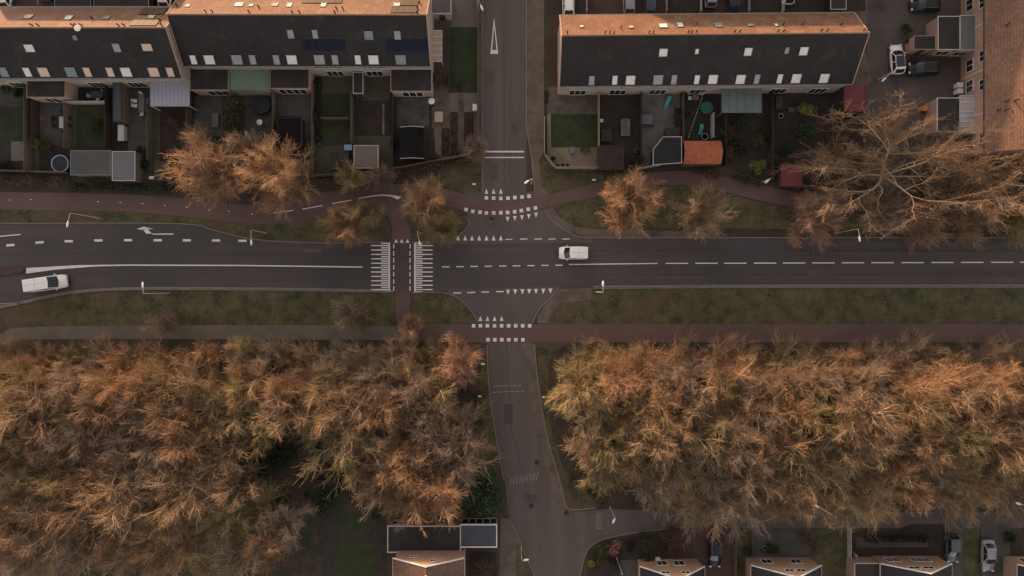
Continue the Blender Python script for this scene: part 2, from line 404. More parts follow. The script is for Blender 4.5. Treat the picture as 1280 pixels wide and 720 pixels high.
strip('gutter', 'kerbstone', [smooth_line([(1600,356.8),(1000,356.8),(742,358.3)],2), smooth_line([(491,363.3),(400,361.5),(320,360.5),(170,360),(100,363.5),(60,370),(25,378),(0,383),(-100,401)],4)], .26, .0165, .0195)
# painted markings, children of the road they lie on
MZ = .036
def mpoly(name, polys, parent, m='paint', z=MZ):
    mb = MB()
    for p in polys: mb.prism(WP(p), z, z)
    return mb.build(name, m, parent)
def bar(x0, y0, x1, y1, w):
    d = Vector((x1-x0, y1-y0)).normalized(); n = Vector((-d.y, d.x))*w/2
    return [(x0+n.x, y0+n.y), (x1+n.x, y1+n.y), (x1-n.x, y1-n.y), (x0-n.x, y0-n.y)]
mpoly('edge_line', [bar(-60,301,26,293,1.3)], road)
mpoly('centre_line', [[(33,335),(100,331.3),(160,330.6),(300,331),(453,333),(453,334.6),(300,332.6),(160,332.2),(120,333),(70,337),(33,342)], bar(711,330.6,822,329.3,1.3)], road)
mpoly('dashed_centre_line', [bar(x, 333.6-i*.25, x+9.3, 333.5-i*.25, 1.3) for i, x in enumerate([552.5,570.5,588,606,624,641,659,676.5,694])]
      + [bar(x, 329.2-i*.12, x+28, 329.2-i*.12, 1.4) for i, x in enumerate([832,869,905,942,978.5,1015,1052,1089,1126.5,1164,1201,1238.5,1275,1312,1349])], road)
mpoly('wide_dashed_line', [bar(x, y, x+10.3, y-(1 if x<60 else 0), 2.9) for x, y in [(-28,310),(8,307),(44.5,303.5),(81,301.5),(118,300.5),(155,300.2),(192,300.3),(228.5,300.4),(265,300.6),(298,301)]], road)
mpoly('turn_arrow', [bar(184,292.6,217,292.6,1.3), [(178,286),(184,286),(190,291.9),(190,293.2),(184,293.2)], [(171,286.2),(180,283.4),(192,286.4),(186,286.6),(176,287)]], road)
mpoly('entry_dashed_line', [bar(632,299.3,640.5,299.2,1.2)]+[bar(x, 298.9, x+9.3, 298.7, 1.2) for x in (650,668,685.5,703)]
      + [bar(x, 366.3-i*.55, x+10, 366-i*.55, 1.4) for i, x in enumerate([566.5,584,601.5,620])], road)
def tri(x, y, w, h, up=True):
    return [(x-w/2, y+h/2), (x+w/2, y+h/2), (x, y-h/2)] if up else [(x-w/2, y-h/2), (x, y+h/2), (x+w/2, y-h/2)]
mpoly('give_way_teeth', [tri(x, 297.3, 5, 6.6) for x in (572.5,581.5,590,599,608,617,626)]
      + [tri(x, 301, 4.6, 4.6) for x in (495.2,502.3,509.3)]
      + [tri(x, 364.6, 5, 6) for x in ()] + [tri(x, y, 5, 6.5, False) for x, y in [(635,365.3),(644,365),(653,364.8),(661.5,364.6),(670,364.4),(679,364.2),(688,364)]], road)
mpoly('give_way_teeth', [tri(x, 239, 4.8, 6.5) for x in (608,617,626)] + [tri(x, y, 4.8, 6.3, False) for x, y in [(634.5,274.2),(643.5,273.3),(652.5,272.2),(661,270.8),(670,269)]]
      + [tri(x, 398, 4.8, 6.3) for x in (600.5,609.3,618.2,627)], side)
sq = lambda x, y, s=4.4, a=0: [(x+s/2*(c*math.cos(a)-d*math.sin(a)), y+s/2*(c*math.sin(a)+d*math.cos(a))) for c, d in ((-1,-1),(1,-1),(1,1),(-1,1))]
mpoly('crossing_blocks', [sq(x, y, a=a) for x, y, a in [(608,247.3,0),(617,247.7,0),(626,248,0),(635,247.8,0),(643.5,247,0),(652.5,246.3,-.1),(661.3,245.2,-.15),
      (582.5,262,.3),(591,264.3,.2),(600,265.3,.1),(608,266.2,0),(617,266.3,0),(626,266,0),(634.5,265.6,0),(643.3,264.7,-.1),(651.7,263.2,-.12),(660.3,261.5,-.15),(669.2,260,-.2)]]
      + [sq(x, 407.2) for x in (592,600.5,609.3,618.2,627,635.8,644.6,653.4,662)] + [sq(x, 424.6) for x in (610,618.5,627.2,636,644.7,653.6)], side)
mpoly('give_way_triangle', [[(617.6,22),(613,67.5),(622.8,67.5)]], side)
MB().prism(WP([(617.8,33),(615.1,62.5),(620.7,62.5)]), MZ+.004, MZ+.004).build('triangle_inset', 'asphalt_side', side)
mpoly('stop_line', [bar(606,189.6,655,189.6,2.0), bar(606,196.9,655,196.9,1.4)], side)
mpoly('worn_line', [bar(x, 482.7-.02*(x-616), x+5, 482.6-.02*(x-616), .9) for x in range(617,650,6)] + [bar(x, 490.5-.05*(x-616), x+5, 490.3-.05*(x-616), .9) for x in range(616,652,7)], side, 'worn_paint')
mpoly('hump_ticks', [bar(637+i*4.1, 607-i*.9, 640+i*4.1, 597.5-i*.9, .8) for i in range(9)]+[bar(745, 642+i*3, 753, 642.5+i*3, .8) for i in range(7)], side, 'worn_paint')
for x, y in ((671,578),(664,632),(708,641)):
    c = W(x, y); MB((0,0,0)).lathe([(.36, .030), (.36, .0385), (.0001, .0385)], 16, (c.x, c.y, 0)).build('manhole_cover', 'dark', side)
mpoly('asphalt_repair', [rect(606,88,618,112), rect(640,140,654,172), rect(612,206,622,226)], side, 'asphalt_yard', .0155)
mpoly('asphalt_repair', [rect(630,505,641,530), rect(655,618,671,629)], side, 'asphalt', .0155)
mpoly('asphalt_seam', [bar(630,-10,630.5,236,.5), bar(633,432,640,540,.5), bar(640,540,664,632,.5)], side, 'dark_paving', .0175)
mpoly('asphalt_repair', [rect(380,311,402,317), rect(1010,338,1046,345), rect(240,345,262,351)], road, 'asphalt_yard', .0195)
mpoly('asphalt_seam', [bar(0,316.5,480,316.5,.5), bar(715,313,1600,313,.5), bar(715,343,1600,343.5,.5)], road, 'dark_paving', .0205)
cx = [bar(486.7,303.5,486.7,365.5,1.9), bar(518.6,303.5,518.6,365.5,1.9)]
cx += [bar(464, 307+i*5.5, 486, 307+i*5.5, 1.5) for i in range(11)] + [bar(476.5, 304.3+i*5.5, 486, 304.3+i*5.5, 1.5) for i in range(12)]
cx += [bar(519.4, 307+i*5.5, 540.8, 307+i*5.5, 1.5) for i in range(11)] + [bar(519.4, 304.3+i*5.5, 528, 304.3+i*5.5, 1.5) for i in range(12)]
mpoly('zebra_ladder', cx, road)
mpoly('crossing_dashes', [bar(x, 305+i*8.8, x, 310.6+i*8.8, 1.3) for i in range(7) for x in (492.2, 512.6)], road)
mpoly('path_line', [bar(342,266,367,263,1.1), bar(378,261.5,403,257,1.1), bar(415,254.5,440,250,1.1)]
      + [smooth_line([(448,247.6),(462,245),(478,243.3),(492,244),(502,246.2)],3)+[(497,249.5)]+smooth_line([(490,246),(478,244.8),(462,246.4),(448,248.8)],3)], road)
mpoly('path_dashes', [bar(x, y, x+2.2, y+.1, .9) for x, y in [(11,249.9),(38,249.5),(121.5,252),(149.5,253),(177,254.4),(205,256.6),(232.5,259),(260,262.5),(285,264),(314,267.5)]], road)

# garden ground ------------------------------------------------------------
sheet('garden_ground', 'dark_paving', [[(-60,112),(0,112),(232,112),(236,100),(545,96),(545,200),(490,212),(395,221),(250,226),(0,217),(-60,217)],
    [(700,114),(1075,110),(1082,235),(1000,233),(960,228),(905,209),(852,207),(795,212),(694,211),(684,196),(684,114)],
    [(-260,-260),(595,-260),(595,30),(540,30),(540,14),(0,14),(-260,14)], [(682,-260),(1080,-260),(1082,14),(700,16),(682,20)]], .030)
sheet('street_side_garden', 'grey_path', [[(540,-10),(597,-10),(597,192),(545,202),(540,120)]], .033)
sheet('yard', 'asphalt_yard', [[(1080,-260),(1240,-260),(1240,250),(1100,250),(1060,200),(1078,130),(1075,100),(1084,60),(1084,-60)]], .022)
sheet('parking_bays', 'red_paving', [rect(733,-40,832,17), rect(875,-40,932,17), rect(0,-40,115,8)], .034)
sheet('lawn', 'lawn', [[(418,640),(468,640),(468,668),(430,670),(420,660)], [(420,679),(468,679),(468,800),(420,800)], rect(0,135,40,177), rect(402,118,440,150), rect(402,152,440,172), rect(688.5,143,746,184.5), rect(562,34,597,116), rect(96,131,139,184)], .037)
sheet('mossy_paving', 'moss', [rect(395,182,441,222), rect(402,92,440,117), rect(452,93,487,126), rect(442,170,492,212), rect(41,110,49,217), rect(90,131,98,184), rect(192,136,200,202)], .034)
sheet('soil_bed', 'soil', [rect(446,131,477,167), rect(347,146,378,185), rect(50,184,88,217), rect(200,136,236,202), rect(0,200,41,217), rect(563,140,572,200), rect(580,140,592,196), rect(552,160,562,196), rect(905,145,960,207), rect(965,148,1050,225), rect(396,118,402,180)], .040)
sheet('grey_terrace', 'grey_paving', [rect(160,112,190,225), rect(243,120,278,170), rect(496,122,536,158), rect(347,114,393,145), rect(378,145,392,185), rect(0,104,34,134), rect(50,128,88,182), rect(306,118,344,185)], .038)
sheet('light_terrace', 'light_paving', [[(800,112),(850,112),(850,170),(828,170),(815,188),(815,208),(800,208)], [(747,-0+477/4+10,),(747,130),(747,130)][:0] or rect(478,130,480.5,168), rect(14,177,36,201)], .042)
sheet('house_terrace', 'brick_paving', [rect(684,108,747,143), rect(540,118,562,160), rect(572,118,580,200)], .041)
sheet('sandy_terrace', 'sand_paving', [[(689,184.5),(746,184.5),(746,210),(694,210),(684,197),(684,143),(688.5,143)]], .044)
sheet('driveway', 'red_paving', [[(848,662),(915,655),(915,800),(882,800),(880,690),(820,690),(838,672)]], .034)
sheet('front_garden', 'soil', [[(735,700),(748,683),(780,672),(838,668),(838,690),(810,800),(728,800)], [(1066,680),(1140,655),(1190,655),(1190,800),(1066,800)], [(586,690),(620,690),(622,800),(584,800)]], .036)
sheet('front_path', 'grey_paving', [[(775,700),(800,700),(800,800),(775,800)], rect(940,660,1012,800), rect(1070,672,1160,684), rect(1226,655,1262,800), rect(1181,650,1204,800)], .040)

# ------------------------------------------------------------------ buildings
def uv_slab_from_px(): pass
def window_on(root, off, c, u, v, n, w, h, frame='white', pane='window_dark', name='window', div=1):
    """window: frame bars (mesh) + pane child; c centre, u/v unit vectors on wall, n outward"""
    mb = MB(off); t = .06
    for s_ in (-1, 1):
        mb.obox(c+u*s_*(w/2-t/2)+n*.03, u*t/2, v*h/2, n*.04)
        mb.obox(c+v*s_*(h/2-t/2)+n*.03, u*(w/2-t), v*t/2, n*.04)
    for k in range(1, div): mb.obox(c+u*(-w/2+w*k/div)+n*.03, u*.03, v*(h/2-t), n*.035)
    f = mb.build(name, frame, root)
    MB(off).obox(c+n*.015, u*(w/2-t), v*(h/2-t), n*.015).build('pane', pane, f)
    return f

def skylight(root, off, px, py, w, h, p0, n, u, pane, hh=.05):
    v = n.cross(u)
    c = on_plane(px, py, p0, n)
    a = on_plane(px+w/2, py, p0, n)-on_plane(px-w/2, py, p0, n)
    b = on_plane(px, py+h/2, p0, n)-on_plane(px, py-h/2, p0, n)
    hw = abs(a.dot(u))/2; hv = abs(b.dot(v))/2
    return window_on(root, off, c+n*hh, u, v, n, hw*2+.1, hv*2+.1, 'greymetal', pane, 'skylight')

PANE = {'w': 'pane_white', 'p': 'pane_peach', 'g': 'pane_grey', 'b': 'pane_blue'}
def vent(root, off, p, h=.55, r=.08):
    MB(off).tube(p-Vector((0,0,.2)), p+Vector((0,0,h)), r, r, 8).tube(p+Vector((0,0,h)), p+Vector((0,0,h+.1)), r*1.5, r*1.2, 8).build('vent_pipe', 'dark', root)

def terrace(label, L, Rr, zE=5.5, zR=10.0, zN=6.0, front='tile_dark', rear='tile_brown', wall='brick_pale',
            sky_front=(), sky_rear=(), solar_front=(), solar_rear=(), vents=(), wall_windows=(), name='terraced_house_row', chimneys=()):
    # L, Rr: (x_ridge, y_ridge, x_eave, y_eave, y_north) in photo pixels for the left and right gable
    RL, RR = W(L[0], L[1], zR), W(Rr[0], Rr[1], zR)
    EL, ER = W(L[2], L[3], zE), W(Rr[2], Rr[3], zE)
    NL, NR = W(L[0], L[4], zN), W(Rr[0], Rr[4], zN)
    NL.x, NR.x = RL.x, RR.x; EL.x, ER.x = RL.x, RR.x
    off = (RL+RR)/2; off.z = 0
    root = thing(name, label, 'terraced houses', off)
    ins = .35; g_ = .08
    mb = MB(off)
    def sec(E, Rg, N, dx):
        return [Vector((E.x+dx, E.y+ins, 0)), Vector((E.x+dx, E.y+ins, zE+ins*(zR-zE)/(Rg.y-E.y)-.22)), Vector((Rg.x+dx, Rg.y, zR-.25)),
                Vector((N.x+dx, N.y-ins, zN+ins*(zR-zN)/(N.y-Rg.y)-.22)), Vector((N.x+dx, N.y-ins, 0))]
    a = sec(EL, RL, NL, g_); b = sec(ER, RR, NR, -g_)
    mb.add(a+b, [(4,3,2,1,0), (5,6,7,8,9), (0,1,6,5), (4,9,8,3), (1,2,7,6), (2,3,8,7)])
    mb.build('wall', wall, root)
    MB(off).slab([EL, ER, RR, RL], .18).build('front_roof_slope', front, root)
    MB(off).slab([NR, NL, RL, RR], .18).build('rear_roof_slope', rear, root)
    MB(off).tube(RL+Vector((0,0,-.02)), RR+Vector((0,0,-.02)), .13, .13, 8).build('ridge_cap', 'ridge_tile', root)
    for G_, E, N, sx in ((RL, EL, NL, -1), (RR, ER, NR, 1)):
        mb = MB(off); dx = Vector((sx*.03, 0, 0))
        for q in (E, N):
            dd = (G_-q); mb.obox((G_+q)/2+dx+Vector((0,0,-.02)), dd/2, Vector((.07,0,0)), Vector((0,0,.10)))
        mb.build('bargeboard', 'brick_pink', root)
    MB(off).obox((EL+ER)/2+Vector((0,-.07,-.06)), (ER-EL)/2, Vector((0,.07,0)), Vector((0,0,.05))).build('gutter', 'greymetal', root)
    MB(off).obox((NL+NR)/2+Vector((0,.07,-.06)), (NR-NL)/2, Vector((0,.07,0)), Vector((0,0,.05))).build('gutter', 'greymetal', root)
    uF = (ER-EL).normalized(); nF = uF.cross((RL-EL).normalized()).normalized()
    uN = (NL-NR).normalized(); nN = uN.cross((RR-NR).normalized()).normalized()
    for px, py, w, h, pk in sky_front: skylight(root, off, px, py, w, h, EL, nF, uF, PANE[pk])
    for px, py, w, h, pk in sky_rear: skylight(root, off, px, py, w, h, NL, nN, uN, PANE[pk])
    for lst, P0, n, u, mm in ((solar_front, EL, nF, uF, 'solar'), (solar_rear, NL, nN, uN, 'solar_brown')):
        for x0, y0, x1, y1, cnt in lst:
            c0 = on_plane((x0+x1)/2, (y0+y1)/2, P0, n); v = n.cross(u)
            a = on_plane(x1, (y0+y1)/2, P0, n)-on_plane(x0, (y0+y1)/2, P0, n); b = on_plane((x0+x1)/2, y1, P0, n)-on_plane((x0+x1)/2, y0, P0, n)
            wA = abs(a.dot(u)); hB = abs(b.dot(v)); pw = wA/cnt
            for k in range(cnt):
                c = c0+u*(-wA/2+pw*(k+.5))+n*.09
                pnl = MB(off).obox(c, u*(pw/2-.015), v*hB/2, n*.02).build('solar_panel', mm, root)
    for px, py in vents: vent(root, off, on_plane(px, py, NL, nN) if py < L[1]+2 else on_plane(px, py, EL, nF))
    X = Vector((1,0,0)); Z = Vector((0,0,1))
    ang = (ER-EL).normalized(); nn = Vector((ang.y, -ang.x, 0))
    for px, w, h, z in wall_windows:
        t = (W(px, 0, z).x-EL.x)/(ER.x-EL.x); c = EL.lerp(ER, t)+Vector((0, ins, 0)); c.z = z
        window_on(root, off, c, ang, Z, nn, w, h, div=2)
    # ground-floor doors and windows on the garden side, front doors on the parking side
    nh = max(2, int((RR.x-RL.x)/5.6))
    for k in range(nh):
        t = (k+.5)/nh
        c = NL.lerp(NR, t)+Vector((0, -ins, 0)); c.z = 4.3
        window_on(root, off, c, -ang, Z, -nn, 2.0, 1.2, div=3)
        c2 = c.copy(); c2.z = 1.35; c2 = c2+ang*1.2
        window_on(root, off, c2, -ang, Z, -nn, 1.6, 1.3, div=2)
        c3 = NL.lerp(NR, t)+Vector((0, -ins, 0))-ang*1.2; c3.z = 1.05
        d = MB(off).obox(c3-nn*.03, ang*.48, Vector((0,0,1.05)), nn*.03).build('door', 'wood_dark', root)
        MB(off).obox(c3-nn*.08+ang*.38, ang*.05, Vector((0,0,.02)), nn*.03).build('handle', 'greymetal', d)
        c4 = EL.lerp(ER, t)+Vector((0, ins, 0)); c4.z = 1.25
        window_on(root, off, c4, ang, Z, nn, 2.4, 2.3, div=3)
    return root, off, (EL, ER, ins)

def extension(root, off, x0, y0, x1, y1, z=3.0, roof='felt', wall='brick_pink', trim='brick_tan', nwin=3, side='S', win_x=None, name='extension', lbl=None):
    a, b = W(x0, y0, z), W(x1, y1, z)
    e = MB(off).box(a.x+.1, b.x-.1, b.y+.1, a.y, 0, z-.12).build(name, wall, root)
    if lbl: e['label'] = lbl
    MB(off).box(a.x+.12, b.x-.12, b.y+.12, a.y-.02, z-.12, z-.03).build('roof', roof, e)
    t = .12
    mb = MB(off)
    mb.box(a.x, a.x+t, b.y, a.y, z-.11, z+.03); mb.box(b.x-t, b.x, b.y, a.y, z-.11, z+.03); mb.box(a.x+t, b.x-t, b.y, b.y+t, z-.11, z+.03)
    mb.build('roof_edge', trim, e)
    X, Z = Vector((1,0,0)), Vector((0,0,1))
    if nwin:
        w = min(1.0, (b.x-a.x-.6)/nwin)
        c0 = (a.x+b.x)/2 if win_x is None else W(win_x, y1, z).x
        for k in range(nwin):
            f = window_on(e, off, Vector((c0+(k-(nwin-1)/2)*w, b.y+.1, 1.35)), X, Z, Vector((0,-1,0)), w, 2.3)
    return e

rowA, oA, _ = terrace('long dark terrace at the far left with a satellite dish on its ridge',
    (-330,34.5,-325,98,9), (207,34.5,232,97.5,9),
    sky_front=[(5,90,9,11,'b'),(34.5,90,8,11,'w'),(55,90,12,11,'p'),(89,90,12,11,'b'),(109.5,90,8,11,'p'),(138,90,8,11,'p'),(158,90,12,11,'w'),(192.5,90,12,11,'p'),(213,90,8,11,'p'),
               (37,60,11,9,'w'),(146,59.5,8,10,'g'),(184,59,12,8.5,'p'),(94,47,4,5,'b')],
    sky_rear=[(36,21,10,5,'p'),(86,22.5,9,5,'w'),(133,22.5,8,4,'g'),(189,21.5,8,4,'p')],
    solar_rear=[(176,10.5,207,18.5,4),(165,24.5,198,32.5,4)],
    vents=[(41,32),(49,32),(92,32),(96,32),(103,32),(116,23),(149,32),(156,32),(201,26),(203,32),(211,13)],
    wall_windows=[(15,1.2,1.1,4.2),(104,1.4,1.1,4.2),(121,1.4,1.1,4.2),(160,1.4,1.1,4.2),(178,1.4,1.1,4.2)])
extension(rowA, oA, 33,98.5,82,122, 3, 'felt', 'brick_pale', 'brick_tan', 2)
dish = W(98.5, 36, 10)
MB(oA).lathe([(.04,9.6),(.04,10.1),(.4,10.2),(.45,10.3),(.0001,10.32)], 16, (dish.x, dish.y, 0)).build('satellite_dish', 'white', rowA)
rowB, oB, _ = terrace('dark terrace left of the side street with a green flat extension',
    (208.5,18,236,82.5,-8), (533,18.5,541,83,-8),
    sky_front=[(242,74.5,7,11,'w'),(262,74.5,12,11,'w'),(296.5,74.5,12,11,'g'),(316,74.5,7,11,'g'),(345.7,74.5,7,11,'g'),(365,74.5,12,11,'w'),(399.5,74.5,12,11,'g'),(419,74.5,7,11,'g'),
               (447.5,74.5,7,11,'w'),(467,74.5,12,11,'w'),(501,74.5,12,11,'b'),(363.5,42.5,7,10,'g'),(394,42.5,6,10,'g'),(461,44,10,10,'b'),(497,44,7,10,'g'),(497,74.5,0.1,.1,'g')][:15],
    sky_rear=[(235,7.5,5,3,'w'),(299,6,10,5,'w'),(314,7,5,3,'w'),(344,6,7,4,'p'),(362,6.5,6,5,'w'),(404.5,6.5,6,5,'w'),(496,6,7,4,'w')],
    solar_front=[(378,50,431,63,6),(483,50,535,65,6)], solar_rear=[(378,0,428,4.5,6),(500,1,523,7.5,3),(489,8.5,522,16.5,4)],
    vents=[(222,7),(258,15),(266,15),(312,15),(324,9),(366,16),(375,16),(421,11),(419,16),(429,11),(525,4),(522,10),(522,16)],
    wall_windows=[(398,1.4,1.1,4.2),(410,1.4,1.1,4.2),(422,1.4,1.1,4.2),(459,1.5,1.1,4.2),(478,1.2,1.1,4.2)])
extension(rowB, oB, 237,84.5,286,113, 3, 'felt', 'brick_pale', 'brick_tan', 3, win_x=268)
extension(rowB, oB, 287,83.8,336,113, 3, 'roof_green', 'brick_pale', 'roof_green', 0, lbl='flat extension roof in pale green')
extension(rowB, oB, 337,84.5,387,111, 3, 'felt', 'brick_pink', 'brick_tan', 4)
extension(rowB, oB, 488,84.8,540,114.5, 3, 'felt', 'brick_pale', 'brick_tan', 3)
rowC, oC, _ = terrace('dark terrace right of the side street with a dark red extension',
    (702.5,44.6,702,108,19), (1086.5,41,1073,105,16),
    sky_front=[(739.5,100.5,6,11,'g'),(768.5,100,6,11,'w'),(788,100,11,11,'w'),(822.5,99.5,11,11,'g'),(842.5,99.3,6,11,'g'),(871,99.3,6,11,'w'),(891,99,11,11,'w'),(925.5,99,11,11,'w'),(946,98.7,6,11,'g'),
               (974.5,98.2,6,11,'w'),(995,98,11,11,'w'),(1030,97.7,11,11,'w'),(829,65.5,10,9.5,'w'),(871,64,4,6,'w'),(935,64.5,9,9.5,'w'),(983.5,63,4,7,'g'),(1004.5,63.7,10,10,'w')],
    sky_rear=[(727,33.5,4,2.5,'w'),(789,34,5,3,'p'),(829,32.5,10,5,'w'),(850,31.5,7,5,'w'),(898,31.5,9,5,'g'),(938,31.5,7,3,'g'),(970,31.5,4,3,'w')],
    vents=[(709,41.5),(756,41.5),(762,41.5),(767,42),(776,35),(811,41.2),(816,41.2),(860,40.8),(864,40.6),(870,40.5),(871,30),(918,40),(924,40),(972,39.5),(979,39.5),(978,31),(1002,31),(1026,38.8),(1033,38.8),(1050,31),(1079,38),(1084,38)],
    wall_windows=[(713,1.1,1.0,4.3),(732,1.2,1.0,4.3),(770,1.3,1.0,4.3),(787,1.3,1.0,4.3),(811,1.1,1,4.3),(829,1.5,1,4.3),(870,1.4,1,4.3),(889,1.3,1,4.3),(975,1.5,1,4.3),(990,1.2,1,4.3),(1012,1.2,1,4.3),(1030,1.4,1,4.3)])
extension(rowC, oC, 1055,105.5,1083,139, 2.9, 'roof_red', 'wood_dark', 'roof_red', 0, lbl='flat extension roof in dark red')
# two small structures at the top by the street
def simple_flat(label, name, cat, x0, y0, x1, y1, z, roof, wall, trim, door=True):
    a, b = W(x0, y0, z), W(x1, y1, z); off = Vector(((a.x+b.x)/2, (a.y+b.y)/2, 0))
    r = thing(name, label, cat, off)
    MB(off).box(a.x+.08, b.x-.08, b.y+.08, a.y-.08, 0, z-.1).build('wall', wall, r)
    MB(off).box(a.x+.09, b.x-.09, b.y+.09, a.y-.09, z-.1, z-.02).build('roof', roof, r)
    t = .09; mb = MB(off)
    mb.box(a.x, a.x+t, b.y, a.y, z-.09, z+.03).box(b.x-t, b.x, b.y, a.y, z-.09, z+.03).box(a.x+t, b.x-t, b.y, b.y+t, z-.09, z+.03).box(a.x+t, b.x-t, a.y-t, a.y, z-.09, z+.03)
    mb.build('roof_edge', trim, r)
    if door:
        yy = a.y-.08 if b.y+a.y > 0 and False else b.y+.08
        d = MB(off).box(off.x-.42, off.x+.42, yy-.05, yy, .02, 1.95).build('door', 'wood_dark', r)
        MB(off).box(off.x+.28, off.x+.34, yy-.09, yy-.05, .95, 1.05).build('handle', 'greymetal', d)
    return r
def gable_shed(label, x0, y0, x1, y1, z, zr, roof, wall, trim, axis='x'):
    a, b = W(x0, y0, z), W(x1, y1, z); off = Vector(((a.x+b.x)/2, (a.y+b.y)/2, 0))
    r = thing('shed', label, 'shed', off); X0, X1, Y0, Y1 = a.x, b.x, b.y, a.y
    mb = MB(off)
    if axis == 'x':
        ym = (Y0+Y1)/2; q1 = [(X0,Y0,z),(X1,Y0,z),(X1,ym,zr),(X0,ym,zr)]; q2 = [(X1,Y1,z),(X0,Y1,z),(X0,ym,zr),(X1,ym,zr)]
        P = lambda x: [Vector((x,Y0+.1,0)), Vector((x,Y0+.1,z-.08)), Vector((x,ym,zr-.1)), Vector((x,Y1-.1,z-.08)), Vector((x,Y1-.1,0))]
        A, B = P(X0+.1), P(X1-.1)
    else:
        xm = (X0+X1)/2; q1 = [(X0,Y1,z),(X0,Y0,z),(xm,Y0,zr),(xm,Y1,zr)]; q2 = [(X1,Y0,z),(X1,Y1,z),(xm,Y1,zr),(xm,Y0,zr)]
        P = lambda y: [Vector((X0+.1,y,0)), Vector((X0+.1,y,z-.08)), Vector((xm,y,zr-.1)), Vector((X1-.1,y,z-.08)), Vector((X1-.1,y,0))]
        A, B = P(Y0+.1), P(Y1-.1)
    mb.add(A+B, [(0,1,2,3,4),(9,8,7,6,5),(0,5,6,1),(1,6,7,2),(2,7,8,3),(3,8,9,4)]).build('wall', wall, r)
    MB(off).slab(q1, .06).slab(q2, .06).build('roof', roof, r)
    mb = MB(off)
    if axis == 'y':
        for y in (Y0-.02, Y1+.02):
            for xa, xb in ((X0, xm), (X1, xm)): mb.tube((xa,y,z), (xb,y,zr), .05, .05, 6)
    else:
        for x in (X0-.02, X1+.02):
            for ya, yb in ((Y0, ym), (Y1, ym)): mb.tube((x,ya,z), (x,yb,zr), .05, .05, 6)
    mb.build('bargeboard', trim, r)
    d = MB(off).box(off.x-.4, off.x+.4, Y1-.1, Y1-.05, .02, 1.9).build('door', 'wood_dark', r)
    MB(off).box(off.x+.25, off.x+.31, Y1-.05, Y1-.01, .95, 1.05).build('handle', 'greymetal', d)
    return r

simple_flat('small grey flat-roofed garage above the pale trellis beside the side street', 'garage', 'garage', 539,-8,564,17, 2.6, 'felt_grey', 'brick_pale', 'offwhite')
gable_shed('garden shed with bright orange tiled roof behind the right terrace', 855,176,901,205, 2.4, 3.3, 'tile_orange', 'wood', 'terracotta')
gable_shed('black gabled shed with white bargeboards by the slanting back fence', 500,159,530,198, 2.2, 2.8, 'roof_black', 'wood_dark', 'offwhite', 'y')
simple_flat('large dark grey flat-roofed shed right of the blue trampoline', 'shed', 'shed', 88,188,139,219, 2.5, 'felt_grey', 'wood', 'greymetal')
simple_flat('lighter blue-grey flat-roofed shed adjoining the large dark grey one', 'shed', 'shed', 140,189,169,226, 2.6, 'felt_blue', 'wood', 'offwhite')
simple_flat('small brown-black flat shed beside the leftmost big bare tree', 'shed', 'shed', 192,202,213,225, 2.3, 'dark_paving', 'wood_dark', 'wood_dark')
simple_flat('long narrow blue-grey lean-to roof running down from the left terrace', 'lean_to', 'lean-to', 141,101,152,152, 2.4, 'roof_bluegrey', 'wood', 'wood_dark')
simple_flat('brown-black flat-roofed shed between patio table and back hedge', 'shed', 'shed', 748,182,780,212, 2.3, 'soil', 'wood_dark', 'wood_dark')
simple_flat('narrow dark flat lean-to beside the grey-green patio', 'lean_to', 'lean-to', 441,90,454,117, 2.3, 'felt', 'wood', 'offwhite')
simple_flat('small square shed with thin white roof edge and brown roof', 'shed', 'shed', 442,181.5,473,210.5, 2.3, 'grey_path', 'wood', 'offwhite')
simple_flat('dark brown garden shed left of the shed with thin white edge', 'shed', 'shed', 412,189,436,212, 2.1, 'soil', 'wood_dark', 'wood_dark')
simple_flat('dark red shed roof half hidden under the spreading tree', 'shed', 'shed', 976,205,1003,233, 2.4, 'roof_red', 'wood_dark', 'roof_red')
simple_flat('small black storage shed beside the tall dark hedge', 'shed', 'shed', 832,160,848,170, 1.9, 'dark', 'wood_dark', 'wood_dark')
simple_flat('black open-fronted log store below the grey paved patio', 'log_store', 'log store', 347,147,377,182, 1.8, 'roof_black', 'wood_dark', 'wood_dark')
# five-sided shed
def poly_shed():
    z = 2.4; pts = [W(x, y, z) for x, y in [(816.5,206),(816.5,187),(829,171),(852,171),(852,203.5)]]
    off = sum(pts, Vector())/5; off.z = 0; r = thing('shed', 'five-sided dark shed roof with pale rim beside the orange one', 'shed', off)
    c = Vector((off.x, off.y, 0)); ins = [(c+(Vector((p.x,p.y,0))-c)*.95) for p in pts]
    MB(off).prism(ins, 0, z-.08).build('wall', 'wood_dark', r); MB(off).prism([(p.x,p.y) for p in [c+(Vector((p.x,p.y,0))-c)*.98 for p in pts]], z-.08, z).build('roof', 'tile_slate', r)
    mb = MB(off)
    for i in range(5): mb.tube(pts[i], pts[(i+1)%5], .07, .07, 6)
    mb.build('roof_edge', 'offwhite', r)
    d = MB(off).obox((Vector((ins[1].x,ins[1].y,1))+Vector((ins[2].x,ins[2].y,1)))/2, (ins[2]-ins[1]).normalized()*.4, Vector((0,0,.95)), Vector((.03,-.03,0))).build('door', 'wood', r)
poly_shed()

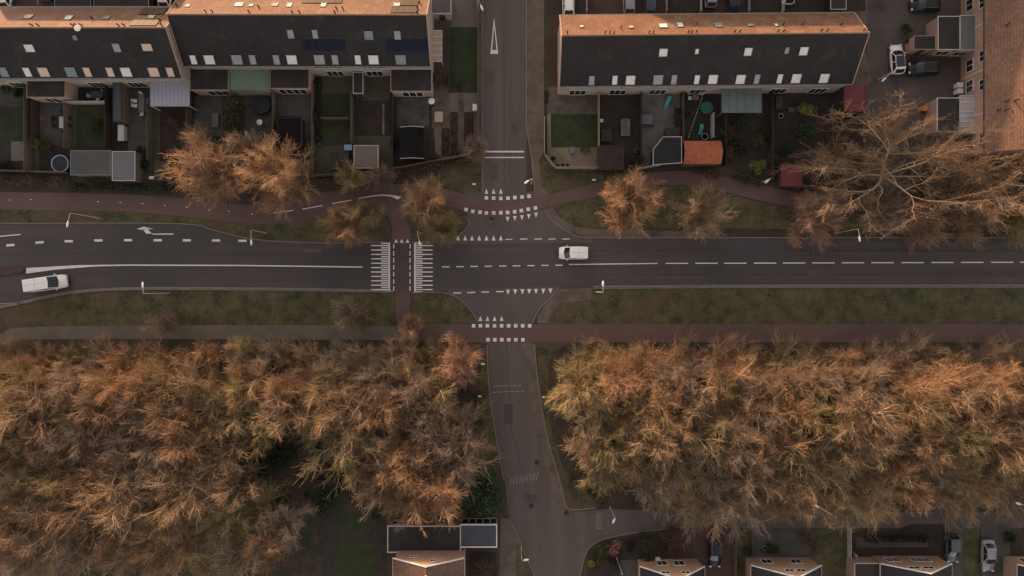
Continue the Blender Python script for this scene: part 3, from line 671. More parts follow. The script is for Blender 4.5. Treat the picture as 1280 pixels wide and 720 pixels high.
def canopy(label, name, cat, x0, y0, x1, y1, z, m, post='greymetal', ribs=5, ribdir='y', rm='greymetal'):
    a, b = W(x0, y0, z), W(x1, y1, z); off = Vector(((a.x+b.x)/2, (a.y+b.y)/2, 0))
    r = thing(name, label, cat, off)
    MB(off).box(a.x, b.x, b.y, a.y, z-.04, z).build('roof_panel', m, r)
    mb = MB(off)
    for i in range(ribs+1):
        t = i/ribs
        if ribdir == 'y': x = a.x+(b.x-a.x)*t; mb.box(x-.03, x+.03, b.y, a.y, z, z+.04)
        else: y = b.y+(a.y-b.y)*t; mb.box(a.x, b.x, y-.03, y+.03, z, z+.04)
    mb.build('glazing_bar', rm, r)
    for x, y in ((a.x+.08, b.y+.08), (b.x-.08, b.y+.08), (a.x+.08, a.y-.08), (b.x-.08, a.y-.08)):
        MB(off).box(x-.05, x+.05, y-.05, y+.05, 0, z-.04).build('post', post, r)
    return r
canopy('pale lavender corrugated patio canopy at the end of the left terrace', 'patio_canopy', 'canopy', 188,100.5,237,133, 2.7, 'roof_lavender', 'white', 10, 'y', 'roof_lavender')
canopy('grey-green glass veranda roof behind the right terrace', 'veranda', 'veranda', 902,107.5,952,141, 2.6, 'roof_glass', 'greymetal', 5, 'y', 'felt_blue')
canopy('pinkish white garden trellis pergola beside the gable of the left terrace', 'pergola', 'pergola', 539.5,38,553,77, 2.2, 'timber_pale', 'white', 5, 'x', 'white')

# east building -----------------------------------------------------------
def east_building():
    zE, zR = 5.6, 10.2; xe = W(1231, 0, zE).x; xr = xe+6.2; y0 = W(0, 191, zE).y; y1 = 70.0
    off = Vector(((xe+xr)/2+3, (y0+y1)/2, 0)); off = Vector((xr, y0+15, 0))
    r = thing('brick_building', 'pink brick house row at the upper right with brown pantile roof', 'house', off)
    xw = xe+.35; x2 = xr+6.2
    P = lambda y: [Vector((xw,y,0)), Vector((xw,y,zE+.02)), Vector((xr,y,zR-.25)), Vector((x2-.35,y,zE+.02)), Vector((x2-.35,y,0))]
    A, B = P(y0+.15), P(y1-.15)
    MB(off).add(A+B, [(0,1,2,3,4),(9,8,7,6,5),(0,5,6,1),(1,6,7,2),(2,7,8,3),(3,8,9,4)]).build('wall', 'brick_pink', r)
    rf = MB(off).slab([(xe,y1,zE),(xe,y0,zE),(xr,y0,zR),(xr,y1,zR)], .18).slab([(x2,y0,zE),(x2,y1,zE),(xr,y1,zR),(xr,y0,zR)], .18).build('roof', 'tile_east', r)
    MB(off).box(xe-.14, xe, y0, y1, zE-.15, zE-.03).build('gutter', 'wood_dark', r)
    Y, Z, n = Vector((0,1,0)), Vector((0,0,1)), Vector((-1,0,0))
    xg = xw
    def py_at(py, z): return W(0, py, z).y
    for py in (3, 70, 106, 173): window_on(r, off, Vector((xg, py_at(py, 4.6), 4.6)), Y, Z, n, 1.5, 1.15, div=2)
    for py in (6, 82, 108, 178): window_on(r, off, Vector((xg, py_at(py, 2.0), 2.0)), Y, Z, n, 1.7, 1.5, div=2)
    for py in (35, 92, 145):       # expansion strips
        MB(off).box(xg-.04, xg, py_at(py, 3)-.05, py_at(py, 3)+.05, 0, zE-.2).build('downpipe', 'white', r)
    p0 = Vector((xe, y0, zE)); nr = Vector((-(zR-zE), 0, xr-xe)).normalized(); u = Vector((0,-1,0))
    for px, py, w, h, pk in ((1266.5,57,11,9,'g'),(1266,87,6,6,'g'),(1265,101,7,6,'g'),(1264,165,13,8,'g')):
        skylight(r, off, px, py, w, h, p0, nr, u, PANE[pk])
    for px, py in ((1257,32),(1246,138),(1256,138),(1268,126),(1256,127)): vent(r, off, on_plane(px, py, p0, nr), .7)
    # extensions
    def ext(ya, yb, xa, xb, z, roof, lbl, glass=False):
        a, b = W(xa, ya, z), W(xb, yb, z)
        e = MB(off).box(a.x+.1, b.x+.3, b.y+.1, a.y-.1, 0, z-.1).build('extension', 'brick_pink', r); e['label'] = lbl
        MB(off).box(a.x+.12, b.x+.3, b.y+.12, a.y-.12, z-.1, z-.02).build('roof', roof, e)
        t = .12
        MB(off).box(a.x, a.x+t, b.y, a.y, z-.09, z+.05).box(a.x+t, b.x+.3, b.y, b.y+t, z-.09, z+.05).box(a.x+t, b.x+.3, a.y-t, a.y, z-.09, z+.05).build('roof_edge', 'offwhite', e)
        window_on(e, off, Vector(((a.x+b.x)/2, b.y+.1, 1.5)), Vector((1,0,0)), Z, Vector((0,-1,0)), 1.8, 1.6, div=2)
        return e
    ext(20, 62.5, 1172, 1199, 3.0, 'felt', 'flat extension with dark roof')
    ext(19, 63, 1199.5, 1217, 3.1, 'felt_blue', 'flat extension with grey roof')
    ext(122, 165, 1171, 1199, 3.0, 'felt', 'extension with white rimmed dark roof')
    e = ext(119, 167, 1199.5, 1217, 3.15, 'roof_ribbed', 'extension with pale ribbed roof')
    mb = MB(off)
    for k in range(8):
        y = W(0, 122+k*6, 3.15).y; mb.box(W(1200,0,3.15).x, W(1217,0,3.15).x, y-.03, y+.03, 3.13, 3.19)
    mb.build('roof_rib', 'white', e)
east_building()
simple_flat('dark flat-roofed bike shed beside the orange bin in the yard', 'shed', 'shed', 1142,44.5,1169.5,62, 2.3, 'felt', 'brick_pink', 'brick_tan')

# lower houses --------------------------------------------------------------
def gable_house(label, xl, xr, yfoot, ye, xa, ya, zE, zR, slopes, wall, foot_is_z=0, wins=(), name='detached_house'):
    """house whose brick gable faces north (up); eaves at px (xl,ye),(xr,ye), apex px (xa,ya)"""
    EL, ER, A = W(xl, ye, zE), W(xr, ye, zE), W(xa, ya, zR)
    Y = (EL.y+ER.y)/2; EL.y = ER.y = A.y = Y; A.x = (EL.x+ER.x)/2
    yb = Y-11.0; off = Vector((A.x, Y-5.5, 0)); r = thing(name, label, 'house', off)
    ov = .25; P = lambda y: [Vector((EL.x+ov,y,0)), Vector((EL.x+ov,y,zE)), Vector((A.x,y,zR-.22)), Vector((ER.x-ov,y,zE)), Vector((ER.x-ov,y,0))]
    F, B = P(Y-.05), P(yb+.1)
    MB(off).add(F+B, [(0,1,2,3,4),(9,8,7,6,5),(0,5,6,1),(1,6,7,2),(2,7,8,3),(3,8,9,4)]).build('wall', wall, r)
    MB(off).slab([(EL.x,Y,zE),(EL.x,yb,zE),(A.x,yb,zR),(A.x,Y,zR)], .14).slab([(ER.x,yb,zE),(ER.x,Y,zE),(A.x,Y,zR),(A.x,yb,zR)], .14).build('roof', slopes, r)
    mb = MB(off)
    for E in (EL, ER): mb.obox(((E+A)/2)+Vector((0,.05,-.02)), (A-E)/2, Vector((0,.07,0)), Vector((0,0,.1)))
    mb.build('bargeboard', 'white', r)
    for E in (EL, ER): MB(off).obox(Vector((E.x, (Y+yb)/2, zE-.06)), Vector((.06,0,0)), Vector((0,(Y-yb)/2,0)), Vector((0,0,.05))).build('gutter', 'offwhite', r)
    for dx, z, w, h in wins: window_on(r, off, Vector((A.x+dx, Y-.05, z)), Vector((-1,0,0)), Vector((0,0,1)), Vector((0,1,0)), w, h, div=2)
    return r, off, Y, A
h1, o1, Y1, A1 = gable_house('house with red-brown roof and lit brick gable behind the long flat-roofed garage', 491,580.5,688,698,535,709, 5.9, 8.9, 'tile_redbrown', 'brick_tan', wins=[(-2.1,5.2,1.2,.6),(.6,6.6,.7,.7)])
MB(o1).tube((A1.x, Y1-1.2, 8.5), (A1.x, Y1-1.2, 9.5), .12, .12, 8).build('flue', 'white', h1)
h2, o2, Y2, A2 = gable_house('slate-roofed house with sunlit gable left of the black driveway car', 800,881,701,708.5,840,725, 3.0, 7.4, 'tile_slate', 'brick_tan', wins=[(-1.4,4.9,1.2,.9),(1.4,4.9,1.2,.9),(-1.2,1.6,1.5,1.6),(1.3,1.6,1.5,1.6)])
h3, o3, Y3, A3 = gable_house('slate-roofed house with sunlit gable right of the green driveway lawn', 939,1027,699,707,983,722, 3.2, 7.4, 'tile_slate', 'brick_tan', wins=[(-2.2,1.6,1.5,1.5),(2.0,1.6,1.5,1.5),(-.2,4.8,1.3,1),(1.4,4.8,1.3,1)])
h4, o4, Y4, A4 = gable_house('house at lower right with wide brick gable carrying twin rows of windows', 1101,1190,697,705,1150,719, 3.2, 6.6, 'tile_slate', 'brick_tan', wins=[(-3,1.6,.9,1.5),(-2,1.6,.9,1.5),(.6,1.6,.9,1.5),(1.5,1.6,.9,1.5),(2.4,1.6,.9,1.5),(-1,4.4,1.6,.9),(1,4.4,1.6,.9)])
h5, o5, Y5, A5 = gable_house('house cut off by the lower right corner of the photo', 1272,1350,694,706,1311,719, 3.2, 7.4, 'tile_slate', 'brick_tan', wins=[(-2,1.6,1.6,1.5)])
def flat_garage():
    z = 3.0; a, b = W(484,657,z), W(575.5,691,z); c = W(621.5,684.5,z)
    off = Vector(((a.x+c.x)/2, (a.y+b.y)/2, 0)); r = thing('flat_roofed_garage', 'long flat-roofed garage and glazed annexe with white rims facing the wood', 'garage', off)
    MB(off).box(a.x+.1, b.x-.02, b.y+.1, a.y-.1, 0, z-.15).build('wall', 'brick_tan', r)
    MB(off).box(b.x+.02, c.x-.1, c.y+.1, a.y+.12, 0, z-.15).build('annexe_wall', 'brick_pale', r)
    MB(off).box(a.x+.1, b.x-.02, b.y+.1, a.y-.1, z-.15, z-.06).build('roof', 'felt', r)
    MB(off).box(b.x+.02, c.x-.1, c.y+.1, a.y+.12, z-.15, z-.06).build('glass_roof', 'roof_bluegrey', r)
    t = .16; mb = MB(off)
    mb.box(a.x, a.x+t, b.y, a.y, z-.14, z+.05).box(a.x+t, b.x-.08, b.y, b.y+t, z-.14, z+.05).box(a.x+t, b.x-.08, a.y-t, a.y, z-.14, z+.05).box(b.x-.08, b.x+.08, b.y, a.y+.2, z-.14, z+.05)
    mb.build('roof_rim', 'offwhite', r)
    MB(off).box(c.x-t, c.x, c.y, a.y+.2, z-.14, z+.05).box(b.x+.08, c.x-t, c.y, c.y+t, z-.14, z+.05).box(b.x+.08, c.x-t, a.y+.2-t, a.y+.2, z-.14, z+.05).build('roof_rim', 'white', r)
    X = Vector((-1,0,0)); Z = Vector((0,0,1)); n = Vector((0,1,0))
    for k in range(5): window_on(r, off, Vector((b.x+.6+k*1.02, a.y+.12, 1.6)), X, Z, n, .96, 2.2)
    for x in (496,508,552): window_on(r, off, Vector((W(x,0,1.5).x, a.y-.1, 1.6)), X, Z, n, 1.2, 1.4)
    d = MB(off).box(W(541,0,1).x, W(549,0,1).x, a.y-.1, a.y-.05, .02, 2.1).build('door', 'dark', r)
flat_garage()
simple_flat('low brown lean-to left of the wide brick gable house', 'lean_to', 'lean-to', 1068,704,1100,735, 2.6, 'dark_paving', 'brick_pink', 'offwhite', door=False)

# buildings just outside the frame to the north: terraces shade the rear roofs, the added far block shades the streets
terrace('terrace across the parking bays beyond the top left edge', (-160,-160,-160,-105,-215), (14,-160,14,-105,-215), vents=(), name='terraced_house_row') if False else None
def far_row(label, X0, X1, Y, zR, name='terraced_house_row'):
    off = Vector(((X0+X1)/2, Y, 0)); r = thing(name, label, 'terraced houses', off)
    P = lambda x: [Vector((x,Y-4.8,0)), Vector((x,Y-4.8,zR-4.3)), Vector((x,Y,zR-.2)), Vector((x,Y+4.8,zR-4.3)), Vector((x,Y+4.8,0))]
    A, B = P(X0+.1), P(X1-.1)
    MB(off).add(A+B, [(4,3,2,1,0),(5,6,7,8,9),(0,1,6,5),(1,2,7,6),(2,3,8,7),(3,4,9,8)]).build('wall', 'brick_pale', r)
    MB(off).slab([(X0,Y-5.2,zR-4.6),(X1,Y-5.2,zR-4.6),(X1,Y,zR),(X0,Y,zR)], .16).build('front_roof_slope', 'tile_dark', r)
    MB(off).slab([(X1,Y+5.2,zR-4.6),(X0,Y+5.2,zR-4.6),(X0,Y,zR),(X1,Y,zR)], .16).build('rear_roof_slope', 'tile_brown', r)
    n = int((X1-X0)/5.6)
    for k in range(n):
        x = X0+(k+.5)*(X1-X0)/n
        window_on(r, off, Vector((x, Y-4.8, 4.2)), Vector((1,0,0)), Vector((0,0,1)), Vector((0,-1,0)), 2, 1.2, div=3)
        window_on(r, off, Vector((x+1, Y-4.8, 1.5)), Vector((1,0,0)), Vector((0,0,1)), Vector((0,-1,0)), 1.8, 1.4, div=2)
        MB(off).box(x-1.9, x-.95, Y-4.86, Y-4.8, 0, 2.1).build('door', 'wood_dark', r)
far_row('terrace north of the left parking bays, beyond the top edge', -79, -55, 60, 11.6)
far_row('terrace north of the middle gardens, beyond the top edge', -52, -8, 66, 9.8)
far_row('terrace north of the right parking bays, beyond the top edge', 11, 125, 59.5, 11.5)
far_row('unseen long block added far north to shade the side street, beyond the top edge', -150, 50, 122, 15.0)  # added unseen block, height and place set to keep low sun off the street

# ------------------------------------------------------------------ fences, hedges
def fence(label, pts, h=1.8, m='wood', t=.05, posts=True, name='garden_fence', group=None):
    P = [W(x, y, 0) for x, y in pts]; off = P[0].copy()
    r = thing(name, label, 'fence', off, group=group)
    mb = MB(off)
    for a, b in zip(P[:-1], P[1:]):
        d = (b-a); n = Vector((-d.y, d.x, 0)).normalized()
        mb.obox((a+b)/2+Vector((0,0,h/2)), d/2, n*t/2, Vector((0,0,h/2)))
    mb.build('panel', m, r)
    mesh = None
    for a, b in zip(P[:-1], P[1:]):
        k = max(1, int((b-a).length/2.4))
        for i in range(k+1):
            p = a.lerp(b, i/k)-off
            if mesh is None:
                o = MB().box(-.06,.06,-.06,.06,0,h+.08).build('post', m, r); mesh = o.data
            else:
                o = bpy.data.objects.new('post', mesh); COL.objects.link(o); o.parent = r
            o.location = p
    return r
FENCES = [
 ('brown fence along the bottom of the leftmost gardens by the cycle path', [(-40,214),(0,214.5),(45,216),(88,217)], 'wood'),
 ('fence between leftmost dark lawn and the mossy side strip', [(40.5,112),(40.5,216)], 'wood'),
 ('fence left of the patio with parasol and pale table', [(49.5,125),(49.5,184)], 'wood_dark'),
 ('fence right of the patio with parasol and pale table', [(89.5,128),(89.5,187)], 'wood'),
 ('pale cross fence above the mossy lawn and below the oval table', [(90,130.5),(139,130.5)], 'offwhite'),
 ('fence left of the narrow blue-grey lean-to', [(140,112),(140,186)], 'wood_dark'),
 ('fence between blue-grey lean-to and white-chair patio', [(157,102),(157,156)], 'wood'),
 ('fence below the lavender canopy on its left side', [(191.5,134),(191.5,201)], 'wood'),
 ('brick-coloured fence right of the lavender canopy', [(240,114),(240,196)], 'wood'),
 ('fence left of the grey patio under the four-window extension', [(345.5,113),(345.5,185)], 'wood'),
 ('fence right of the grey patio under the four-window extension', [(394,112),(394,218)], 'wood'),
 ('fence left of the square brown soil bed', [(442,118),(442,181)], 'wood'),
 ('low pale cross fence in the middle of the narrow lawn', [(405,150.5),(438,150.5)], 'wood'),
 ('fence between soil-bed garden and black shed garden', [(493,116),(493,211)], 'wood_dark'),
 ('slanting back fence running up to the side street corner', [(395,221),(442,219),(492,213),(545,203),(597,193)], 'wood'),
 ('thin street-side fence along the left of the side street', [(598,-40),(598,192)], 'wood'),
 ('fence between the dark lawn and the garages beside the street', [(562,34),(562,116)], 'wood_dark'),
 ('kinked pale fence around the sandy terrace corner', [(680,150),(680,194),(693.5,211),(746,211.5)], 'timber_pale'),
 ('pale fence right of the green lawn by the side street', [(747.3,112),(747.3,211)], 'timber_pale'),
 ('fence between the brown patio and the light grey patio', [(799.5,112),(799.5,208)], 'wood_dark'),
 ('fence along the right side of the light grey patio', [(851,112),(851,206)], 'wood'),
 ('pale back fence below the five-sided shed', [(795,213),(817,208.5),(853,205)], 'offwhite'),
 ('pale fence right of the round green trampoline', [(888,145),(888,174)], 'offwhite'),
 ('fence right of the orange-roofed shed', [(903.5,142),(903.5,208)], 'wood_dark'),
 ('white edge fence left of the dark red extension', [(1054,106),(1054,140)], 'offwhite'),
 ('garden fence left of the picnic corner with blue tub', [(961,110),(961,226)], 'wood_dark'),
]
for lb, p, m_ in FENCES: fence(lb, p, 1.8, m_)
for i, (x, lb) in enumerate([(733,'first'),(832,'second'),(875,'third'),(934.5,'fourth'),(977,'fifth')]):
    fence('low white divider of the parking bays, %s from the side street' % lb, [(x,-30),(x,16)], 1.0, 'offwhite', group='parking bay dividers above the right terrace')
for i, (x, lb) in enumerate([(53,'first'),(115,'second'),(187,'third')]):
    fence('low divider of the top left front gardens, %s from the left' % lb, [(x,-30),(x,8)], 1.0, 'offwhite', group='front garden dividers above the left terrace')
for x0, x1, lb in ((68,114,'black carport roof above the left terrace, left one'),(117,186,'grey-black carport roof above the left terrace, right one')):
    simple_flat(lb, 'carport', 'carport', x0,-14,x1,8.5, 2.4, 'felt' if x0 < 100 else 'dark_paving', 'dark', 'greymetal', door=False)
simple_flat('small dark store with white rim above the right end of the terrace', 'carport', 'carport', 1038,-10,1058,12, 2.2, 'dark_paving', 'dark', 'offwhite', door=False)
fence('white ladder-like garden fence left of the lower right house', [(1059,658),(1060,760)], 1.2, 'offwhite')
fence('white second rail fence beside the ladder-like garden fence', [(1066,690),(1074,760)], 1.2, 'offwhite')
fence('boundary fence right of the black driveway car', [(916,655),(917,700),(919,760)], 1.3, 'wood')
fence('leaning white post rail in the front garden by the round bushes', [(770,695),(776.5,714)], 1.0, 'offwhite')
fence('brown fence below the fenced yard under the spreading tree', [(1000,236),(1082,238),(1100,246),(1280,243)], 1.6, 'wood_dark')

def hedge(label, pts, w, h, m='leaf_dark', dens=60, size=.12, seed=1, name='hedge'):
    P = [W(x, y, 0) for x, y in pts]; off = P[0].copy(); r = thing(name, label, 'hedge', off)
    r_ = np.random.RandomState(seed); mb = MB(); st = MB()
    for a, b in zip(P[:-1], P[1:]):
        d = b-a; L = d.length; n = int(L*w*dens); nn = np.array((-d.y, d.x, 0))/L
        t = r_.rand(n, 1); ww = (r_.rand(n, 1)-.5)*w*(.8+.3*np.sin(t*L*1.7+seed)); zz = r_.rand(n)**.5*h*(.8+.25*np.sin(t[:, 0]*L*1.3+2*seed))
        p = np.array(a-off)+t*np.array(d)+ww*nn; p[:, 2] = zz
        for i in range(max(1, int(L/1.2))):
            q = (a-off).lerp(b-off, (i+.5)/max(1, int(L/1.2))); st.tube((q.x,q.y,0), (q.x,q.y,h*.7), .04, .02, 5)
        aa = r_.normal(size=(n, 3)); aa /= np.linalg.norm(aa, axis=1)[:, None]; bb = np.cross(aa, r_.normal(size=(n, 3))); bb /= np.linalg.norm(bb, axis=1)[:, None]
        sz = size*r_.uniform(.6, 1.4, (n, 1)); q = np.stack([p-aa*sz, p-bb*sz*.6, p+aa*sz, p+bb*sz*.6], 1).reshape(-1, 3)
        o = len(mb.v); mb.v += [tuple(x) for x in q]; mb.f += [(o+4*i, o+4*i+1, o+4*i+2, o+4*i+3) for i in range(n)]; mb.uv += [[(0,0)]*4]*n
    mb.build('foliage', m, r); st.build('stems', 'bark', r); return r
hedge('dark hedge between leftmost back fence and the cycle path', [(-40,225),(40,227),(90,230)], 1.6, 1.5, 'leaf_brown', 90, seed=1)
hedge('dark green hedge below the grey sheds by the cycle path', [(92,233),(170,235),(220,236)], 1.5, 1.5, seed=2, dens=90)
hedge('dark hedge right of the two big bare trees by the cycle path', [(395,229),(440,226),(492,219)], 1.2, 1.3, 'leaf_brown', 90, seed=3)
hedge('brown hedge along the slanting back fence by the street corner', [(497,218),(545,208),(596,198)], 1.2, 1.3, 'leaf_brown', 90, seed=4)
hedge('dark evergreen hedge strip beside the narrow lawn', [(398,120),(398,178)], 1.0, 1.5, seed=5, dens=120)
hedge('tall dark green hedge on the light grey patio', [(844.5,137),(844.5,160)], .9, 1.8, seed=6, dens=160)
hedge('small dark hedge at the kerb left of the right terrace', [(683,115),(683,130)], .6, 1.0, seed=7, dens=160)
hedge('green hedge below the brown-black shed, above the cycle path', [(746,213),(800,215)], .9, 1.1, 'leaf_conifer', 110, seed=8)
hedge('reddish brown hedge below the orange-roofed shed', [(868,213),(900,219)], 1.3, 1.0, 'leaf_brown', 110, seed=9)
hedge('straw-coloured hedge beside the cycle path under the bright shrub', [(914,220),(935,226),(950,230)], 1.5, 1.1, 'leaf_conifer', 110, seed=10)
hedge('black hedge along the street below the east building', [(1180,206),(1240,205),(1340,204)], 2.4, 1.6, seed=11, dens=70)
hedge('low clipped hedge in front of the wide brick gable house', [(1080,672),(1160,672)], 1.0, 1.1, 'leaf_dark', 110, seed=12)
hedge('long hedge at the top of the lower right gardens', [(1000,664),(1022,690)], 1.4, 1.2, 'leaf_brown', 80, seed=13)

def bush(label, px, py, rad, h, m, n=900, size=.13, seed=0, name='bush', clumps=14, cat='bush', trunk=False):
    p = W(px, py, 0); p = W(px, py, h*.6); off = Vector((p.x, p.y, 0)); r = thing(name, label, cat, off)
    MB().leaves((0, 0, h*.5), (rad, rad, h*.55), n, size, seed, clumps).build('foliage' if name != 'evergreen_tree' else 'crown', m, r)
    mb = MB(); rr = random.Random(seed)
    for k in range(5):
        a = rr.random()*6.28; mb.tube((0,0,0), (rad*.5*math.cos(a), rad*.5*math.sin(a), h*.7), .05 if not trunk else .1, .015, 5)
    if trunk: mb.tube((0,0,0), (0,0,h*.9), .18, .04, 8)
    mb.build('stem' if not trunk else 'trunk', 'bark', r); return r
bush('bright lime-green round bush in the dark garden behind the right terrace', 1007,138, 1.15, 2.0, 'leaf_lime', 1400, .11, 21)
bush('dark green bush just below the lime-green one', 1005,163, 1.5, 2.2, 'leaf_ever', 1500, .13, 22)
bush('yellow-green shrub at the cycle path edge below the terrace garden', 947,207, 1.25, 1.6, 'leaf_yellow', 1200, .11, 23)
bush('olive shrub above the yellow-green one', 948,178, 1.3, 1.7, 'leaf_conifer', 1100, .12, 24)
bush('grey-green bush right of the orange-roofed shed', 925,182, 1.5, 1.8, 'leaf_dark', 1300, .12, 25)
bush('dark green shrub below the glass veranda', 908,166, 1.3, 1.7, 'leaf_conifer', 1200, .12, 26)
bush('brown-leaved shrub between orange shed and grey-green bush', 912,190, .9, 1.3, 'leaf_brown', 700, .11, 27)
bush('large dark evergreen tree by the street above the glazed annexe', 600,616, 3.6, 5.5, 'leaf_ever', 9000, .16, 28, 'evergreen_tree', 40, 'tree', True)
bush('smaller dark evergreen left of the large one above the garage', 574,622, 2.2, 3.4, 'leaf_dark', 3500, .15, 29, 'evergreen_tree', 25, 'tree', True)
bush('round olive bush in the corner front garden', 755,688, 1.1, 1.4, 'leaf_conifer', 1000, .11, 30)
bush('pink-red bush beside the round olive one in the corner garden', 769,686, 1.15, 1.5, 'leaf_pink', 1100, .11, 31)
bush('small yellow bush nearest the street corner kerb', 739,706, .65, .9, 'leaf_yellow', 500, .1, 32)
bush('tiny pale bush above the small yellow one', 741,693, .5, .7, 'leaf_conifer', 350, .1, 33)
bush('pale grey rounded shrub right of the small yellow one', 750,702, .7, .9, 'leaf_conifer', 450, .1, 34)
bush('brown bush under the wood edge left of the red driveway', 838,669, 1.7, 1.8, 'leaf_brown', 1300, .12, 35)
bush('olive bush in the middle of the corner front garden', 808,674, 1.1, 1.3, 'leaf_conifer', 900, .11, 36)
bush('grey-green shrub against the gable left of the driveway', 810,697, 1.0, 1.3, 'leaf_conifer', 900, .1, 37)
bush('yellowish planter bush above the third gable house', 965,686, 1.1, 1.1, 'leaf_conifer', 900, .1, 38)
bush('mottled shrub right of the red-brown-roofed house', 603,706, 1.8, 1.6, 'leaf_brown', 1300, .1, 39)
bush('conifer column upper part behind the left terrace', 292,131, 1.6, 4.4, 'leaf_conifer', 4200, .13, 40, 'conifer', 22, 'conifer', True)
bush('conifer column middle part below the upper one', 292,153, 1.6, 4.2, 'leaf_conifer', 4200, .13, 41, 'conifer', 22, 'conifer', True)
bush('conifer column lower part nearest the big bare trees', 291,174, 1.6, 3.8, 'leaf_conifer', 4200, .13, 42, 'conifer', 22, 'conifer', True)
bush('green shrub left of the round blue trampoline', 57,182, 1.3, 1.5, 'leaf_conifer', 900, .11, 43)
bush('olive shrub in the mossy lawn behind the left terrace', 118,155, 1.1, 1.2, 'leaf_conifer', 700, .11, 44)
bush('yellowish shrub right of the black log store', 389,183, .9, 1.2, 'leaf_yellow', 600, .11, 45)
bush('round grey-brown shrub beside the pale trellis pergola', 550,98, 1.4, 1.8, 'leaf_brown', 1100, .11, 46)
bush('green shrub at the end of the brown patio by the back fence', 799,202, 1.0, 1.5, 'leaf_conifer', 900, .11, 47)
bush('small round shrub on the kerb side of the long dark lawn', 575,108, .5, .7, 'leaf_conifer', 300, .1, 48)
bush('dark ivy bush under the left side of the spreading tree', 1046,222, 1.9, 1.8, 'leaf_ever', 1500, .13, 49)
bush('dark ivy bush under the middle of the spreading tree', 1150,222, 2.1, 1.8, 'leaf_ever', 1500, .13, 50)
bush('dark rhododendron by the gap in the left wood', 425,600, 2.6, 2.2, 'leaf_dark', 2500, .14, 51)
bush('dark holly above the lawn path in the left wood', 405,628, 2.2, 2.0, 'leaf_ever', 2200, .14, 52)
bush('dark holly at the left rim of the gap in the left wood', 345,570, 2.2, 2.4, 'leaf_dark', 2200, .14, 53)
for k, (lb, x, y, rad, h, m_) in enumerate([
 ('ragged brown shrub in the soil garden below the lavender canopy', 215,152, .9, 1.2, 'leaf_brown'), ('ragged olive shrub lower in the garden below the lavender canopy', 224,180, 1.0, 1.3, 'leaf_conifer'),
 ('small dark shrub right of the wood-fenced patio with long grey table', 180,205, .8, 1.3, 'leaf_dark'), ('dark shrub right of the pale blue-grey shed', 176,188, .7, 1.1, 'leaf_ever'),
 ('leafy shrub at the top left corner garden by the house wall', 6,110, 1.0, 1.4, 'leaf_conifer'), ('dark shrub below the house wall left of the first extension', 24,117, .8, 1.2, 'leaf_dark'),
 ('low shrub between the dark lawn and the pale square terrace', 46,178, .9, 1.2, 'leaf_yellow'), ('dark shrub at the bottom of the leftmost garden', 8,208, .9, 1.0, 'leaf_dark'),
 ('shrub at the right edge of the square brown soil bed', 489,150, .7, 1.4, 'leaf_conifer'), ('dark shrub left of the black gabled shed', 493,178, .7, 1.2, 'leaf_dark'),
 ('dark climber at the foot of the narrow dark lean-to', 398,105, .8, 1.6, 'leaf_dark'), ('shrub left of the pale trampoline table', 854,118, .5, 1.3, 'leaf_conifer'),
 ('dark bush under the glass veranda corner', 958,168, 1.1, 1.5, 'leaf_dark'), ('dark bush in the bare corner of the veranda garden', 925,155, 1.1, 1.3, 'leaf_ever'),
 ('brown shrub left of the upper dark red shed', 966,196, 1.0, 1.4, 'leaf_brown'), ('dark bush between dark red shed and lime-green bush', 985,185, 1.2, 1.5, 'leaf_dark'),
 ('brown undergrowth bush beside the red extension wall', 1040,152, 1.1, 1.5, 'leaf_brown'), ('olive shrub at the yard corner by the bike shed', 1133,38, 1.0, 1.2, 'leaf_conifer'),
 ('dark bush right of the lower round bushes', 790,684, 1.0, 1.0, 'leaf_dark'), ('brown bush at the gable of the house left of driveway', 838,690, .8, 1.0, 'leaf_brown'),
 ('dark bush below the pink-red bush', 768,702, .9, 1.0, 'leaf_dark'), ('shrub left of the third gable house', 935,690, .8, 1.0, 'leaf_conifer'),
 ('low dark shrub in the lawn right of the silver car', 1262,672, 1.0, 1.1, 'leaf_dark')]):
    bush(lb, x, y, rad, h, m_, 600, .11, 200+k)
rs = random.Random(5)
for k, (x, y) in enumerate([(566,146),(567,160),(566,176),(568,190),(586,148),(586,165),(585,182),(556,168),(555,184),(546,195)]):
    o_ = ['topmost','second','third','lowest'][k] if k < 4 else ['topmost','middle','lowest'][k-4] if k < 7 else ['upper','lower','bottom corner'][k-7]
    c_ = 'left' if k < 4 else 'right' if k < 7 else 'outer left'
    bush('low dark plant clump in street-side garden, %s of the %s row' % (o_, c_), x, y, .65, .7, 'leaf_brown', 320, .1, 60+k)['group'] = 'plant clumps in the street-side garden'
# undergrowth in the two woods: nobody could count it
mb = MB(); r_ = np.random.RandomState(3)
for poly in ((20, 600, 440, 640, 330), (700, 1270, 440, 630, 260)):
    x0, x1, y0, y1, nn_ = poly
    for k in range(nn_):
        px, py = r_.uniform(x0, x1), r_.uniform(y0, y1); p = W(px, py, 0); h = r_.uniform(.5, 1.5)
        mb.leaves((p.x, p.y, h*.4), (r_.uniform(.8, 2), r_.uniform(.8, 2), h*.6), 90, .14, k, 5)
tag(mb.build('undergrowth', 'leaf_dark'), 'dark ivy and bramble undergrowth on the floor of both woods', 'undergrowth', kind='stuff')

